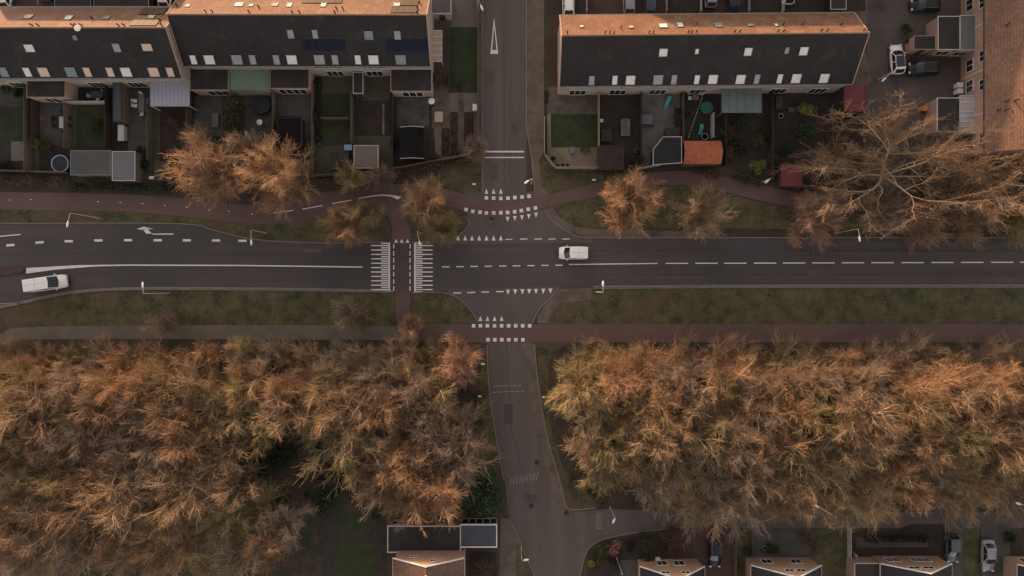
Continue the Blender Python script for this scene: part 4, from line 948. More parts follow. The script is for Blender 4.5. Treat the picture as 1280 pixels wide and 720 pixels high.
# ------------------------------------------------------------------ bare trees
def seg_mesh(name, A, B, ra, rb, m, n=3):
    d = B-A; L = np.linalg.norm(d, axis=1)[:, None]+1e-6; d = d/L
    up = np.where(np.abs(d[:, 2:3]) < .9, np.array([[0, 0, 1.]]), np.array([[1., 0, 0]]))
    u = np.cross(d, up); u /= np.linalg.norm(u, axis=1)[:, None]; v = np.cross(d, u)
    N = len(A); V = np.zeros((N, 2*n, 3))
    for i in range(n):
        a = 2*math.pi*i/n; o = u*math.cos(a)+v*math.sin(a)
        V[:, i] = A+o*ra[:, None]; V[:, n+i] = B+o*rb[:, None]
    base = (np.arange(N)*2*n)[:, None, None]
    F = np.array([[i, (i+1) % n, n+(i+1) % n, n+i] for i in range(n)])[None]+base
    me = bpy.data.meshes.new(name); V = V.reshape(-1, 3); F = F.reshape(-1, 4)
    me.vertices.add(len(V)); me.vertices.foreach_set('co', V.ravel())
    me.loops.add(F.size); me.loops.foreach_set('vertex_index', F.ravel().astype(np.int32))
    me.polygons.add(len(F)); me.polygons.foreach_set('loop_start', (np.arange(len(F))*4).astype(np.int32))
    me.update(calc_edges=True); me.materials.append(M[m]); return me
def norm(a): return a/(np.linalg.norm(a, axis=1)[:, None]+1e-9)
def spawn(rs, A, B, ra, per, spread, up, ln, r0, r1, nseg=2, tmin=.15, out=0.0, wob=.25):
    idx = np.repeat(np.arange(len(A)), per); t = rs.uniform(tmin, 1, (len(idx), 1))
    P = A[idx]*(1-t)+B[idx]*t; D = norm(B[idx]-A[idx])
    D = norm(D+rs.normal(size=D.shape)*spread+np.array([[0, 0, up]])+out*norm(P*np.array([[1, 1, 0]])))
    L = ln*rs.uniform(.5, 1.3, (len(idx), 1))/nseg
    oA, oB, oa, ob = [], [], [], []; q = P; rr = np.full(len(idx), r0)
    for k in range(nseg):
        e = q+D*L; rn = r0+(r1-r0)*(k+1)/nseg
        oA.append(q); oB.append(e); oa.append(np.full(len(idx), r0+(r1-r0)*k/nseg)); ob.append(np.full(len(idx), rn))
        q = e; D = norm(D+rs.normal(size=D.shape)*wob+np.array([[0, 0, up*.5]]))
    return np.concatenate(oA), np.concatenate(oB), np.concatenate(oa), np.concatenate(ob)
def gen_tree(seed, Rr, H, hf, nl=8, dens=1.0, thick=.16, emin=10, flat=1.0, twig='twig_brown', bark='bark', tr=.012):
    rs = np.random.RandomState(seed); A, B, ra, rb = [], [], [], []
    tx = rs.normal(size=2)*.15; fork = np.array([tx[0], tx[1], hf]); mid = fork*.5+np.array([rs.normal()*.06, rs.normal()*.06, 0])
    A += [np.zeros(3), mid]; B += [mid, fork]; ra += [thick*1.5, thick*1.15]; rb += [thick*1.15, thick]
    for i in range(nl):
        az = 2*math.pi*(i+rs.uniform(-.3, .3))/nl; e = R(rs.uniform(emin, 80)); rl = rs.uniform(.8, 1.1)
        end = fork+np.array([Rr*rl*math.cos(az)*math.cos(e)**.7, Rr*rl*math.sin(az)*math.cos(e)**.7, (H-hf)*max(.35, math.sin(e))*rl])
        st = fork*rs.uniform(.8, 1.05); c = st+np.array([0, 0, (end[2]-st[2])*.55])+(end-st)*np.array([.25, .25, 0])
        prev = st; n = 6
        for k in range(1, n+1):
            t = k/n; p = (1-t)**2*st+2*t*(1-t)*c+t*t*end+rs.normal(size=3)*Rr*.045*(1 if k < n else .4)
            A.append(prev); B.append(p); ra.append(thick*.72*(1-(k-1)/n)**.8+.022); rb.append(thick*.72*(1-k/n)**.8+.022); prev = p
    A, B, ra, rb = map(np.array, (A, B, ra, rb))
    n2 = spawn(rs, A[3:], B[3:], ra[3:], 3, .68, .26, Rr*.44, .040, .018, 3, .15, .32, .2)
    n3 = spawn(rs, n2[0], n2[1], n2[2], max(1, int(round(1.6*dens))), .55, .2, Rr*.18+.5, .020, .012, 2, .1, .3, .16)
    n4 = spawn(rs, n3[0], n3[1], n3[2], 3, .5, .18, .75, tr, .007, 1, .1, .25, .3)
    trunk = seg_mesh('trunk', np.concatenate([A, n2[0]]), np.concatenate([B, n2[1]]), np.concatenate([ra, n2[2]]), np.concatenate([rb, n2[3]]), bark, 5)
    crown = seg_mesh('crown', np.concatenate([n3[0], n4[0]]), np.concatenate([n3[1], n4[1]]), np.concatenate([n3[2], n4[2]]), np.concatenate([n3[3], n4[3]]), twig, 3)
    return trunk, crown
def put_tree(var, label, loc, rz=0, sc=1.0, group=None, name='bare_tree', cat='tree', szz=None):
    r = thing(name, label, cat, loc, rz, group); r.scale = (sc, sc, szz or sc)
    for nm, me in zip(('trunk', 'crown'), var):
        o = bpy.data.objects.new(nm, me); COL.objects.link(o); o.parent = r
    return r
# woods
TW = ['twig_orange', 'twig_brown', 'twig_olive', 'twig_grey']
TONE = {'twig_orange': 'orange-brown', 'twig_brown': 'brown', 'twig_olive': 'olive-brown', 'twig_grey': 'grey-brown', 'twig_pink': 'pinkish'}
VARS = []
for k in range(12):
    tw = TW[k % 4]; rr = random.Random(100+k)
    VARS.append((gen_tree(200+k, rr.uniform(3.2, 4.1), rr.uniform(7.4, 8.8), rr.uniform(2.2, 3.2), rr.randint(8, 10), 1.35, .15, 10, twig=tw, bark='bark'), tw))
VBIG = []
for k in range(6):
    tw = ['twig_orange', 'twig_brown', 'twig_olive'][k % 3]; rr = random.Random(150+k)
    VBIG.append((gen_tree(260+k, rr.uniform(4.4, 5.2), rr.uniform(8.2, 9.2), rr.uniform(2.4, 3.2), 9, .95, .21, 6, twig=tw, bark='bark_pale'), tw))
ORD = ['first','second','third','fourth','fifth','sixth','seventh','eighth','ninth','tenth','eleventh','twelfth','thirteenth','fourteenth','fifteenth','sixteenth','seventeenth','eighteenth']
def wood(side_name, rows, edge, group):
    rr = random.Random(len(rows)*31+3)
    for ri, (y, x0, x1, holes) in enumerate(rows):
        x = x0; idx = 0
        while x < x1:
            px = x+rr.uniform(-8, 8); py = y+rr.uniform(-9, 9); x += rr.uniform(33, 42)
            if any(a < px < b for a, b in holes): continue
            hz = rr.uniform(.90, 1.06)*(.66 if ri == 0 else 1.0); k = rr.randrange(len(VARS)); var, tw = VARS[k]
            if ri > len(rows)-3: hz *= .78
            if 0 < ri < len(rows)-1 and rr.random() < (.36 if side_name == 'right' and px > 770 else .14 if side_name == 'left' and px < 540 else 0): var, tw = VBIG[rr.randrange(6)]
            p = W(px, py, 6.5*hz); sc = rr.uniform(.85, 1.12)*(.8 if ri == 0 else 1)
            lb = 'bare %s tree, %s wood, row %s from path, %s from %s' % (TONE[tw], side_name, ['one','two','three','four','five','six','seven','eight'][ri], ORD[idx], edge)
            put_tree(var, lb, (p.x, p.y, 0), rr.uniform(0, 6.28), sc, group, szz=hz); idx += 1
wood('left', [(449,-22,580,[]), (483,-10,574,[]), (515,-25,580,[]), (549,-10,582,[(318,415)]), (583,-22,582,[(296,452)]), (617,-8,560,[(296,458)]), (652,-22,362,[]), (690,-10,372,[]), ],
     'left edge', 'bare trees of the left wood')
wood('right', [(456,728,1320,[]), (487,726,1320,[]), (520,728,1320,[]), (553,736,1320,[]), (588,752,1320,[]), (618,812,1320,[])],
     'side street', 'bare trees of the right wood')
# single trees
def single(label, px, py, Rr, H, seed, tw, nl=9, dens=1.3, hf=None, thick=.14, name='bare_tree', bark='bark', emin=8, tr=.014):
    z = H*.7; p = W(px, py, z); v = gen_tree(seed, Rr, H, hf if hf is not None else H*.28, nl, dens, thick, emin, twig=tw, bark=bark, tr=tr)
    return put_tree(v, label, (p.x, p.y, 0), seed*1.3, 1.0, None, name)
single('big bare spreading tree, left of the pair over the cycle path', 254,210, 4.3, 11.2, 301, 'twig_orange', 18, 1.35, 1.4)
single('big bare spreading tree, right of the pair over the cycle path', 345,216, 4.2, 11.0, 302, 'twig_orange', 18, 1.35, 1.4)
single('smaller bare tree in the gap behind the big pair', 305,190, 2.8, 8.5, 312, 'twig_grey', 9, 1.4, 1.5)
single('orange bare tree between cycle path and red path branch', 532,252, 2.9, 7.8, 303, 'twig_orange', 11, 1.5, 1.2)
single('olive-brown bare tree below the orange one at island tip', 549,283, 2.2, 5.6, 304, 'twig_olive', 10, 1.3, 1.0)
single('orange-brown bare tree on the grass left of the red branch path', 429,281, 2.5, 7.2, 305, 'twig_orange', 11, 1.4, 1.0)
single('small olive bare tree right of the grass-strip tree', 458,270, 1.6, 4.6, 306, 'twig_olive', 8, 1.1, 1.0)
single('small olive bare tree by the dark hedge above the path curve', 438,224, 1.8, 4.6, 307, 'twig_olive', 8, .7, 1.0)
single('thin grey-brown sapling right of the small olive tree by hedge', 474,221, 1.5, 3.8, 308, 'twig_grey', 7, .6, .8)
single('bright orange bare tree on the verge nearest the right side street corner', 788,250, 3.6, 9.0, 309, 'twig_orange', 13, 1.7, 1.2, tr=.016)
single('brown bare tree on the verge, middle of the row right of the junction', 880,267, 3.3, 8.0, 310, 'twig_brown', 12, 1.4, 1.2)
single('rusty brown bare bush-like tree on the verge beside the spreading tree', 1012,270, 3.5, 6.0, 311, 'twig_pink', 14, 1.1, .6)
single('pinkish bare tree at the corner of the left wood by the red path', 573,452, 3.1, 8.2, 313, 'twig_pink', 12, 1.7, 1.2)
single('small grey bare shrub at the side street fence corner', 595,188, 1.3, 2.8, 314, 'twig_grey', 9, 1.0, .3, .05)
single('pinkish bare sapling beside the red path turn', 515,408, 1.3, 4.5, 315, 'twig_pink', 7, 1.0, .6, .05)
single('pale bare shrub on the grass strip above the left footpath', 435,392, 2.4, 4.6, 316, 'twig_grey', 7, .4, .6, .07, emin=5)
single('thin bare shrub reaching over the left footpath', 205,405, 1.8, 4.4, 317, 'twig_grey', 6, .4, .6, .06)
single('bare grey tree in the narrow garden above the leftmost big tree', 240,172, 1.6, 5.0, 318, 'twig_grey', 7, .9, 1.0, .07)
# the broad old tree near the yard
def big_tree(label, px, py, Rr, H, seed, tw, rz=0, sx=1, sy=1):
    rs = np.random.RandomState(seed); p = W(px, py, 5); A, B, ra, rb = [], [], [], []
    A.append(np.zeros(3)); B.append(np.array([.2, .1, 2.6])); ra.append(.5); rb.append(.38)
    tips = []
    for i in range(9):
        az = 2*math.pi*(i+rs.uniform(-.25, .25))/9; prev = np.array([.2, .1, 2.4]); d = np.array([math.cos(az), math.sin(az), rs.uniform(.5, 1.1)]); d /= np.linalg.norm(d)
        r = rs.uniform(.18, .27); n = 8; L = Rr*rs.uniform(.85, 1.15)/n*1.15
        for k in range(n):
            d = d+rs.normal(size=3)*.26; d[2] = d[2]*.8+.06; d /= np.linalg.norm(d)
            q = prev+d*L; r2 = r*.82
            A.append(prev); B.append(q); ra.append(r); rb.append(r2)
            if k in (1, 2, 3, 4, 5):
                dd = d+rs.normal(size=3)*.75; dd[2] = abs(dd[2])*.7; dd /= np.linalg.norm(dd); pp = q; rr2 = r2*.7
                for j in range(6):
                    dd = dd+rs.normal(size=3)*.3; dd /= np.linalg.norm(dd); qq = pp+dd*L*.75
                    A.append(pp); B.append(qq); ra.append(rr2); rb.append(rr2*.74); pp = qq; rr2 *= .74
            prev = q; r = r2
    A, B, ra, rb = map(np.array, (A, B, ra, rb)); ra = np.maximum(ra, .02); rb = np.maximum(rb, .014)
    n2 = spawn(rs, A[6:], B[6:], ra[6:], 2, .6, .05, 2.5, .036, .018, 3, .1, .2, .3)
    n3 = spawn(rs, n2[0], n2[1], n2[2], 2, .6, .1, 1.3, .018, .011, 2, .1, .15, .3)
    n4 = spawn(rs, n3[0], n3[1], n3[2], 1, .6, .15, .7, .012, .007, 1, .1, .1, .3)
    t = seg_mesh('trunk', A, B, ra, rb, 'bark_pale', 7)
    c = seg_mesh('crown', *[np.concatenate([n2[i], n3[i], n4[i]]) for i in range(4)], tw, 3)
    o = put_tree((t, c), label, (p.x, p.y, 0), rz); o.scale = (sx, sy, 1); return o
big_tree('huge spreading bare tree with pale limbs at the yard below the parked cars', 1112,216, 11.0, 9.5, 401, 'twig_brown', 0, 1.1, .64)
big_tree('second spreading bare tree at the right edge below the east building', 1280,222, 9, 9, 402, 'twig_brown', 0, 1, .7)
single('small tangled bare tree left of the spreading trunk, by the dark red shed', 1052,196, 3.0, 5.0, 330, 'twig_brown', 9, .9, .8, .08)
single('small tangled bare tree right of the spreading trunk, below the yard', 1172,190, 3.2, 5.2, 331, 'twig_grey', 9, .9, .8, .08)
single('small tangled bare tree above the spreading trunk in the yard corner', 1108,160, 2.6, 4.6, 332, 'twig_brown', 8, .8, .8, .07)
single('small tangled bare tree below the brick building corner', 1228,232, 3.2, 5.0, 333, 'twig_brown', 10, 1.0, .8, .08)
single('low brown bare bush below the spreading tree, nearest the street lamp', 1100,268, 3.2, 3.8, 320, 'twig_grey', 11, 1.1, .3, .07)
single('low brown bare bush below the spreading tree, middle one', 1160,272, 3.2, 3.6, 321, 'twig_pink', 11, 1.1, .3, .07)
single('low brown bare bush below the spreading tree, near the right edge', 1215,270, 3.4, 4.0, 322, 'twig_brown', 11, 1.1, .3, .07)
single('low brown bare bush at the right edge beside the main road', 1275,272, 3.2, 4.0, 323, 'twig_olive', 11, 1.1, .3, .07)

# ------------------------------------------------------------------ street lamps
def lamp(label, base, top, head, h, group='street lamps along the roads', kind='tall'):
    b = W(*base, 0); t = b+Vector((0, 0, h)); hd = W(*head, h+.1)
    r = thing('street_lamp', label, 'street lamp', b, group=group)
    MB(b).path([b, b+Vector((0,0,h*.5)), t], [.085, .065, .045], 8).build('pole', 'lampmetal', r)
    MB(b).lathe([(.14, 0), (.14, .35), (.09, .4)], 10, b).build('base_sleeve', 'greymetal', r)
    d = hd-t; d.z = 0; L = d.length; d = d.normalized() if L > .01 else Vector((0,-1,0))
    if L > .35: MB(b).path([t, t+Vector((0,0,.15))+d*.15, t+Vector((0,0,.22))+d*(L-.3)], .04, 8).build('arm', 'lampmetal', r)
    n = Vector((-d.y, d.x, 0)); c = t+d*max(L-.05, .1)+Vector((0,0,.22))
    hd_ = MB(b); ln = .42; secs = [(-1, .05, .03), (-.7, .12, .07), (0, .17, .09), (.7, .13, .06), (1, .06, .03)]
    P = []; F = []
    for i, (s_, w_, hh) in enumerate(secs):
        for a in range(8):
            an = a*math.pi/4; P.append(c+d*s_*ln+n*w_*math.cos(an)+Vector((0,0,hh*math.sin(an))))
    for i in range(len(secs)-1):
        for a in range(8): F.append((i*8+a, i*8+(a+1)%8, (i+1)*8+(a+1)%8, (i+1)*8+a))
    F += [tuple(range(7,-1,-1)), tuple(32+a for a in range(8))]
    hd_.add(P, F); hd_.smooth = True; ho = hd_.build('lamp_head', 'white', r)
    MB(b).obox(c-Vector((0,0,.09)), d*.25, n*.1, Vector((0,0,.015))).build('lens', 'lens', ho)
    return r
lamp('tall street lamp at the far left above the turn arrow lane', (127,273), None, (85,281), 7)
lamp('tall street lamp above the left kerb beside the end of turn lane', (333,291.5), None, (314.5,303.5), 5.8)
lamp('street lamp at the zebra ladder right of the red branch path', (527,292), None, (525,305), 4.5)
lamp('street lamp over the side street mouth on the pavement corner', (664,230), None, (658,228), 5)
lamp('street lamp on the grass right of the southern junction mouth', (744.5,365), None, (753.7,354.5), 8)
lamp('street lamp on the grass left below the long solid centre line', (212,366.5), None, (179,356), 7)
lamp('tall street lamp right of the rusty brown bush-like tree', (1042,291.5), None, (1074,299), 7)
lamp('street lamp at the lower left whose head is outside the photo', (23,379), None, (-22,366), 7)
lamp('small lamp in the yard below the two parked cars', (1096,100.3), None, (1104,100), 4)
lamp('street lamp at the edge of right wood over the branch street', (762,633), None, (767,651), 5)
lamp('short lamp on the grass wedge at the bottom of the side street', (651.5,683), None, (658,699.5), 5)
lamp('street lamp at the top left kerb of the side street', (598,13), None, (602.5,10.5), 5)
lamp('lamp on the cycle path edge beside the straw-coloured hedge', (951,228), None, (958,227), 4)
lamp('lamp among the lower trees of the right wood, left one', (1016,626), None, (1020,632), 6)
lamp('lamp among the lower trees of the right wood, right one', (1264,622), None, (1272,629), 6)
def post_sign(label, px, py, h=1.1, w=.5, hd=.3, m='white', name='sign_post', rz=0, cat='sign'):
    b = W(px, py, 0); r = thing(name, label, cat, b, rz)
    MB().tube((0,0,0), (0,0,h), .035, .035, 8).build('post', 'greymetal', r)
    MB().box(-w/2, w/2, -.03, .03, h-hd, h+.02).box(-w/2, w/2, -.12, .12, h+.02, h+.06).build('sign_panel', m, r); return r
post_sign('small white bollard sign at the left kerb of the south street, upper', 604,454, 1.0, .55)
post_sign('small white bollard sign at the left kerb of the south street, lower', 600,494, 1.0, .5)
post_sign('small white bollard sign at the right verge of the south street', 679,495, 1.1, .4)
post_sign('small white board on the corner grass by the left path crossing', 593,231, .6, .5)
post_sign('tiny pale marker on the right corner grass above the cycle path', 742,225.5, .5, .5)

# ------------------------------------------------------------------ vehicles
def car(label, px, py, heading, L, Wd, H, style, paint, name='parked_car', cat='car', group=None, pano=False):
    p = W(px, py, H*.6); r = thing(name, label, cat, (p.x, p.y, .02), R(heading), group)
    S = {'van': dict(b=1.02, wb=.80, rf=.615, rr=.02, rb=.0, hood=.86), 'hatch': dict(b=.93, wb=.76, rf=.57, rr=.14, rb=.015, hood=.80), 'saloon': dict(b=.9, wb=.72, rf=.55, rr=.24, rb=.10, hood=.80)}[style]
    X = lambda f: -L/2+f*L; hw = Wd/2; zb = S['b']
    st = [(0, .84, zb*.80), (.025, .93, zb*.97), (.12, .985, zb), (.3, 1, zb), (.5, 1, zb), (S['wb']-.02, .99, zb), (S['wb']+.07, .97, S['hood']+.06), (.93, .92, S['hood']-.04), (.975, .84, S['hood']-.14), (1, .70, .52)]
    P = []; F = []; nc = 9
    for f, w, z in st:
        w *= hw; zl = .24 if .02 < f < .98 else .34
        P += [(X(f), -w*.9, zl), (X(f), -w, zl+.15), (X(f), -w, z*.72), (X(f), -w*.95, z*.93), (X(f), 0, z+.03), (X(f), w*.95, z*.93), (X(f), w, z*.72), (X(f), w, zl+.15), (X(f), w*.9, zl)]
        P[-6] = (X(f), -w*.86, z); P[-4] = (X(f), w*.86, z)
    P = [(x-(.26*(abs(y)/hw)**2.5*max(0, (x-X(.86))/(X(1)-X(.86)))**2)+(.16*(abs(y)/hw)**2.5*max(0, (X(.08)-x)/(X(.08)-X(0)))), y, z) for x, y, z in P]
    n = len(st)
    for i in range(n-1):
        for j in range(nc-1): a = i*nc+j; F.append((a, a+nc, a+nc+1, a+1))
    F.append(tuple(range(nc))); F.append(tuple((n-1)*nc+j for j in range(nc-1, -1, -1)))
    F += [(i*nc, i*nc+nc-1, (i+1)*nc+nc-1, (i+1)*nc) for i in range(n-1)]
    mb = MB(); mb.add(P, F); body = mb.build('body', paint, r, True)
    me = body.data
    bm = bmesh.new(); bm.from_mesh(me); bmesh.ops.recalc_face_normals(bm, faces=bm.faces); bm.to_mesh(me); bm.free()
    xb, xf, xr, xq = X(S['wb']), X(S['rf']), X(S['rr']), X(S['rb']); wB, wT = hw*.9, hw*(.84 if style == 'van' else .74)
    zg = zb-.01; zt = H-.06
    base = [(xq+.1,-wB,zg),(xb-.12,-wB,zg),(xb-.12,wB,zg),(xq+.1,wB,zg)]; top = [(xr+.06,-wT,zt),(xf-.07,-wT,zt),(xf-.07,wT,zt),(xr+.06,wT,zt)]
    bV = [Vector(a) for a in base]; tV = [Vector(a) for a in top]
    def quad(nm, a, b, c, d, m, inset=.0, push=.0):
        cen = (a+b+c+d)/4; nn_ = (b-a).cross(d-a).normalized()
        if nn_.dot(cen-Vector((0,0,zb))) < 0: nn_ = -nn_
        q = [x.lerp(cen, inset)+nn_*push for x in (a, b, c, d)]; bk = [x-nn_*.03 for x in q]
        return MB().add(q+bk, [(0,1,2,3),(7,6,5,4),(0,4,5,1),(1,5,6,2),(2,6,7,3),(3,7,4,0)]).build(nm, m, r)
    NB = 9
    def rng_(x0, x1, w, z, bf, br):      # ring of the cabin: bowed front and rear, straight sides
        F_ = [(x1-bf*abs(t)**2.2, w*t, z) for t in [-1+2*i/(NB-1) for i in range(NB)]]
        R_ = [(x0+br*abs(t)**2.2, w*t, z) for t in [1-2*i/(NB-1) for i in range(NB)]]
        return F_, R_
    FB, RB = rng_(xq, xb+.10, wB, zg, .24, .14); FT, RT = rng_(xr-.03, xf+.05, wT, zt, .14, .10)
    bottom = FB+RB; topr = FT+RT; nb = len(bottom)
    MB().add(bottom+topr, [(i, (i+1)%nb, nb+(i+1)%nb, nb+i) for i in range(nb)]+[tuple(range(nb, 2*nb)), tuple(range(nb-1, -1, -1))]).build('cabin', paint, r)
    def curved(nm, Bs, Ts, m, u0, u1, v0, v1, push):
        P_, F_ = [], []; k0 = len(Bs)-1
        for i in range(NB):
            t = u0+(u1-u0)*i/(NB-1); f_ = t*k0; a0 = min(int(f_), k0-1); fr = f_-a0
            bb = Vector(Bs[a0]).lerp(Vector(Bs[a0+1]), fr); tt = Vector(Ts[a0]).lerp(Vector(Ts[a0+1]), fr)
            for v in (v0, v1):
                q = bb.lerp(tt, v); P_.append((q.x+push, q.y, q.z+.012))
        for i in range(NB-1): F_.append((2*i, 2*i+2, 2*i+3, 2*i+1))
        return MB().add(P_, F_).build(nm, m, r)
    curved('windscreen', FB, FT, 'carglass', .05, .95, .04, .95, .012)
    curved('rear_window', RB, RT, 'carglass', .10, .90, .30 if style == 'van' else .12, .90, -.012)
    sides = ((.52, .98),) if style == 'van' else ((.05, .52), (.54, .98))
    for sgn, i0, i1 in ((-1, 0, 1), (1, 3, 2)):
        for t0, t1 in sides:
            a = bV[i0].lerp(bV[i1], t0); b = bV[i0].lerp(bV[i1], t1); c = tV[i0].lerp(tV[i1], t1); d = tV[i0].lerp(tV[i1], t0)
            quad('side_window', a, b, c, d, 'carglass', .08, .012)
    # gently crowned roof
    P = []; F = []; nx, ny = 6, 7
    for i in range(nx):
        for j in range(ny):
            u = i/(nx-1); v = j/(ny-1)*2-1
            P.append((xr-.03+(xf-xr+.06)*u, v*(wT+.015), zt+.06*(1-v**4)*(1-(2*u-1)**6)+.005))
    for i in range(nx-1):
        for j in range(ny-1): a = i*ny+j; F.append((a, a+ny, a+ny+1, a+1))
    MB().add(P, F).build('roof', paint, r, True)
    if pano: MB().box(xr+.25, xf-.02, -wT*.82, wT*.82, zt+.05, zt+.078).build('glass_roof', 'carglass', r)
    if style != 'van':
        for s_ in (-1, 1): MB().box(xr+.3, xf-.2, s_*wT*.93-.02, s_*wT*.93+.02, zt+.05, zt+.09).build('roof_rail', 'greymetal', r)
    else:
        MB().box(xr+.15, xf-.2, -.012, .012, zt+.064, zt+.075).box(xr+(xf-xr)*.5-.012, xr+(xf-xr)*.5+.012, -wT*.9, wT*.9, zt+.058, zt+.072).build('roof_seam', 'greymetal', r)
    rad = .33
    for fx in (.17, .81):
        for s_ in (-1, 1):
            cy = s_*(hw-.10)
            w_ = MB().tube((X(fx), cy-.1, rad), (X(fx), cy+.1, rad), rad, rad, 18).build('wheel', 'rubber', r)
            MB().tube((X(fx), cy-.108, rad), (X(fx), cy+.108, rad), rad*.6, rad*.6, 12).build('rim', 'greymetal', w_)
    for s_ in (-1, 1):
        MB().obox((X(.965), s_*hw*.66, .66), (.11,0,0), (0,.17,0), (0,0,.07)).build('headlight', 'lens', r)
        MB().obox((X(.012), s_*hw*.76, .8), (.045,0,0), (0,.09,0), (0,0,.14)).build('taillight', 'redlens', r)
        MB().obox((xb-.35, s_*(hw+.10), zb+.06), (.06,0,0), (0,.10,0), (0,0,.07)).build('wing_mirror', paint, r)
    MB().obox((X(1)-.0, 0, .42), (.04,0,0), (0,hw*.62,0), (0,0,.1)).build('bumper', 'dark', r)
    MB().obox((X(.985), 0, .60), (.05,0,0), (0,hw*.38,0), (0,0,.05)).build('grille', 'dark', r)
    return r
car('long white van driving on the lower lane at the far left', 57,354, 8, 5.9, 2.05, 1.95, 'van', 'car_white', 'van', 'van')
car('short white van driving left on the main road beside the junction', 716.5,316, 180, 4.25, 1.9, 1.8, 'van', 'car_white', 'van', 'van')
car('white and black parked car with dark glass roof in the yard', 1122.5,73.5, 94, 4.45, 1.9, 1.55, 'hatch', 'car_white', pano=True)
car('black parked car pointing left beside the white one in the yard', 1156,85, 180, 4.5, 1.9, 1.55, 'hatch', 'car_black')
car('black parked car at the top of the yard', 1158,6, 180, 4.3, 1.85, 1.5, 'hatch', 'car_black')
car('white parked car in the first bay beside the side street', 711,1, 90, 4.3, 1.8, 1.5, 'hatch', 'car_white')
car('white parked car in the bay left of the teal one', 787,-1, 90, 4.4, 1.8, 1.5, 'hatch', 'car_silver')
car('dark teal parked car right of the white one', 813,1, 90, 4.4, 1.8, 1.5, 'hatch', 'car_teal')
car('silver parked car with only its tail in the photo, above the terrace', 889,-9, 90, 4.3, 1.8, 1.5, 'hatch', 'car_silver')
car('dark navy parked car right of the silver one', 917,-4, 90, 4.4, 1.8, 1.5, 'hatch', 'car_navy')
car('white parked car with tail just inside the top right bays', 986,-13, 90, 4.3, 1.8, 1.5, 'hatch', 'car_white')
car('white parked car at the very top left corner', 5,-9, 90, 4.4, 1.8, 1.5, 'hatch', 'car_white')
car('small white parked car left of the black carport', 60,-11, 90, 4.2, 1.8, 1.5, 'hatch', 'car_grey')
car('white parked car right of the grey-black carport', 205,-9, 90, 4.3, 1.8, 1.5, 'hatch', 'car_white')
car('black car parked on the red brick driveway of a lower house', 894,690, 270, 4.7, 1.9, 1.5, 'hatch', 'car_black')
car('dark car with pale windscreen parked left of the silver saloon', 1192,686, 270, 4.2, 1.85, 1.5, 'hatch', 'car_grey')
car('silver car parked right at the bottom right driveway', 1236.5,695, 270, 4.8, 1.9, 1.5, 'saloon', 'car_silver')

# ------------------------------------------------------------------ garden objects
def table(label, px, py, w, l, m='white', rz=0, h=.74, round_=False, chairs=0, cm='white'):
    p = W(px, py, .7); r = thing('garden_table', label, 'table', (p.x, p.y, 0), rz)
    if round_: MB().lathe([(w/2*.97, h-.05), (w/2, h-.03), (w/2, h), (w/2*.97, h+.01)], 20).build('tabletop', m, r)
    else: MB().prism([(-w/2+.08,-l/2),(w/2-.08,-l/2),(w/2,-l/2+.08),(w/2,l/2-.08),(w/2-.08,l/2),(-w/2+.08,l/2),(-w/2,l/2-.08),(-w/2,-l/2+.08)], h-.05, h).build('tabletop', m, r)
    for sx in (-1, 1):
        for sy in (-1, 1): MB().box(sx*w*.36-.03, sx*w*.36+.03, sy*l*.36-.03, sy*l*.36+.03, 0, h-.05).build('leg', 'greymetal', r)
    return r
CH = None
def chair(label, px, py, rz, m='white', group=None):
    p = W(px, py, .5); r = thing('garden_chair', label, 'chair', (p.x, p.y, 0), rz, group)
    MB().box(-.25,.25,-.25,.25,.42,.47).build('seat', m, r); MB().add([(-.25,.22,.47),(.25,.22,.47),(.25,.34,.95),(-.25,.34,.95),(-.25,.26,.47),(.25,.26,.47),(.25,.38,.95),(-.25,.38,.95)], [(0,1,2,3),(7,6,5,4),(0,4,5,1),(1,5,6,2),(2,6,7,3),(3,7,4,0)]).build('backrest', m, r)
    for sx in (-1, 1):
        for sy in (-1, 1): MB().box(sx*.22-.02, sx*.22+.02, sy*.22-.02, sy*.22+.02, 0, .42).build('leg', m, r)
    return r
table('pale rectangular garden table with dark chairs on the parasol patio', 78,153, .95, 1.7, 'offwhite')
for k, (x, y, a, s_) in enumerate([(70,148,90,'upper left'),(70,157,90,'lower left'),(86,148,-90,'upper right'),(86,157,-90,'lower right'),(78,142,0,'top'),(78,164,180,'bottom')]):
    chair('dark garden chair at the %s of the pale rectangular table' % s_, x, y, R(a), 'dark', 'dark chairs round the pale table')
table('oval light grey garden table above the pale cross fence', 121,118, 1.9, 1.0, 'grey_paving')
for k, (x, y, a, s_) in enumerate([(114,120,90,'left'),(122,123.5,180,'lower'),(127,115,-60,'right')]):
    chair('white garden chair at the %s end of the oval table' % s_, x, y, R(a), 'white', 'white chairs round the oval table')
table('grey-white long table on the patio left of the lavender canopy', 177,129, .85, 2.6, 'felt_blue')
for k, (x, y, a, s_) in enumerate([(169,126,90,'upper left'),(169,132,90,'lower left'),(176.5,119,0,'top'),(177,142.5,180,'bottom')]):
    chair('white garden chair at the %s of the long grey table' % s_, x, y, R(a), 'white', 'white chairs round the long grey table')
def bench(label, px, py, w, l, m='felt_blue', rz=0):
    p = W(px, py, .4); r = thing('garden_bench', label, 'bench', (p.x, p.y, 0), rz)
    MB().box(-w/2,w/2,-l/2,l/2,.40,.46).build('seat', m, r)
    for sy in (-1, 1): MB().box(-w/2+.03, w/2-.03, sy*l*.4-.04, sy*l*.4+.04, 0, .40).build('leg', 'greymetal', r)
bench('grey bench right of the long grey table', 184,131, .45, 2.1)
bench('blue-grey slatted bench on the patio below the first extension', 269,150, .95, 2.1)
table('small blue-black square table in the grey patio', 808,149, 1.9, 1.5, 'felt_blue')
bench('dark bench above the blue-black patio table', 809,143.5, 1.9, .3, 'car_navy')
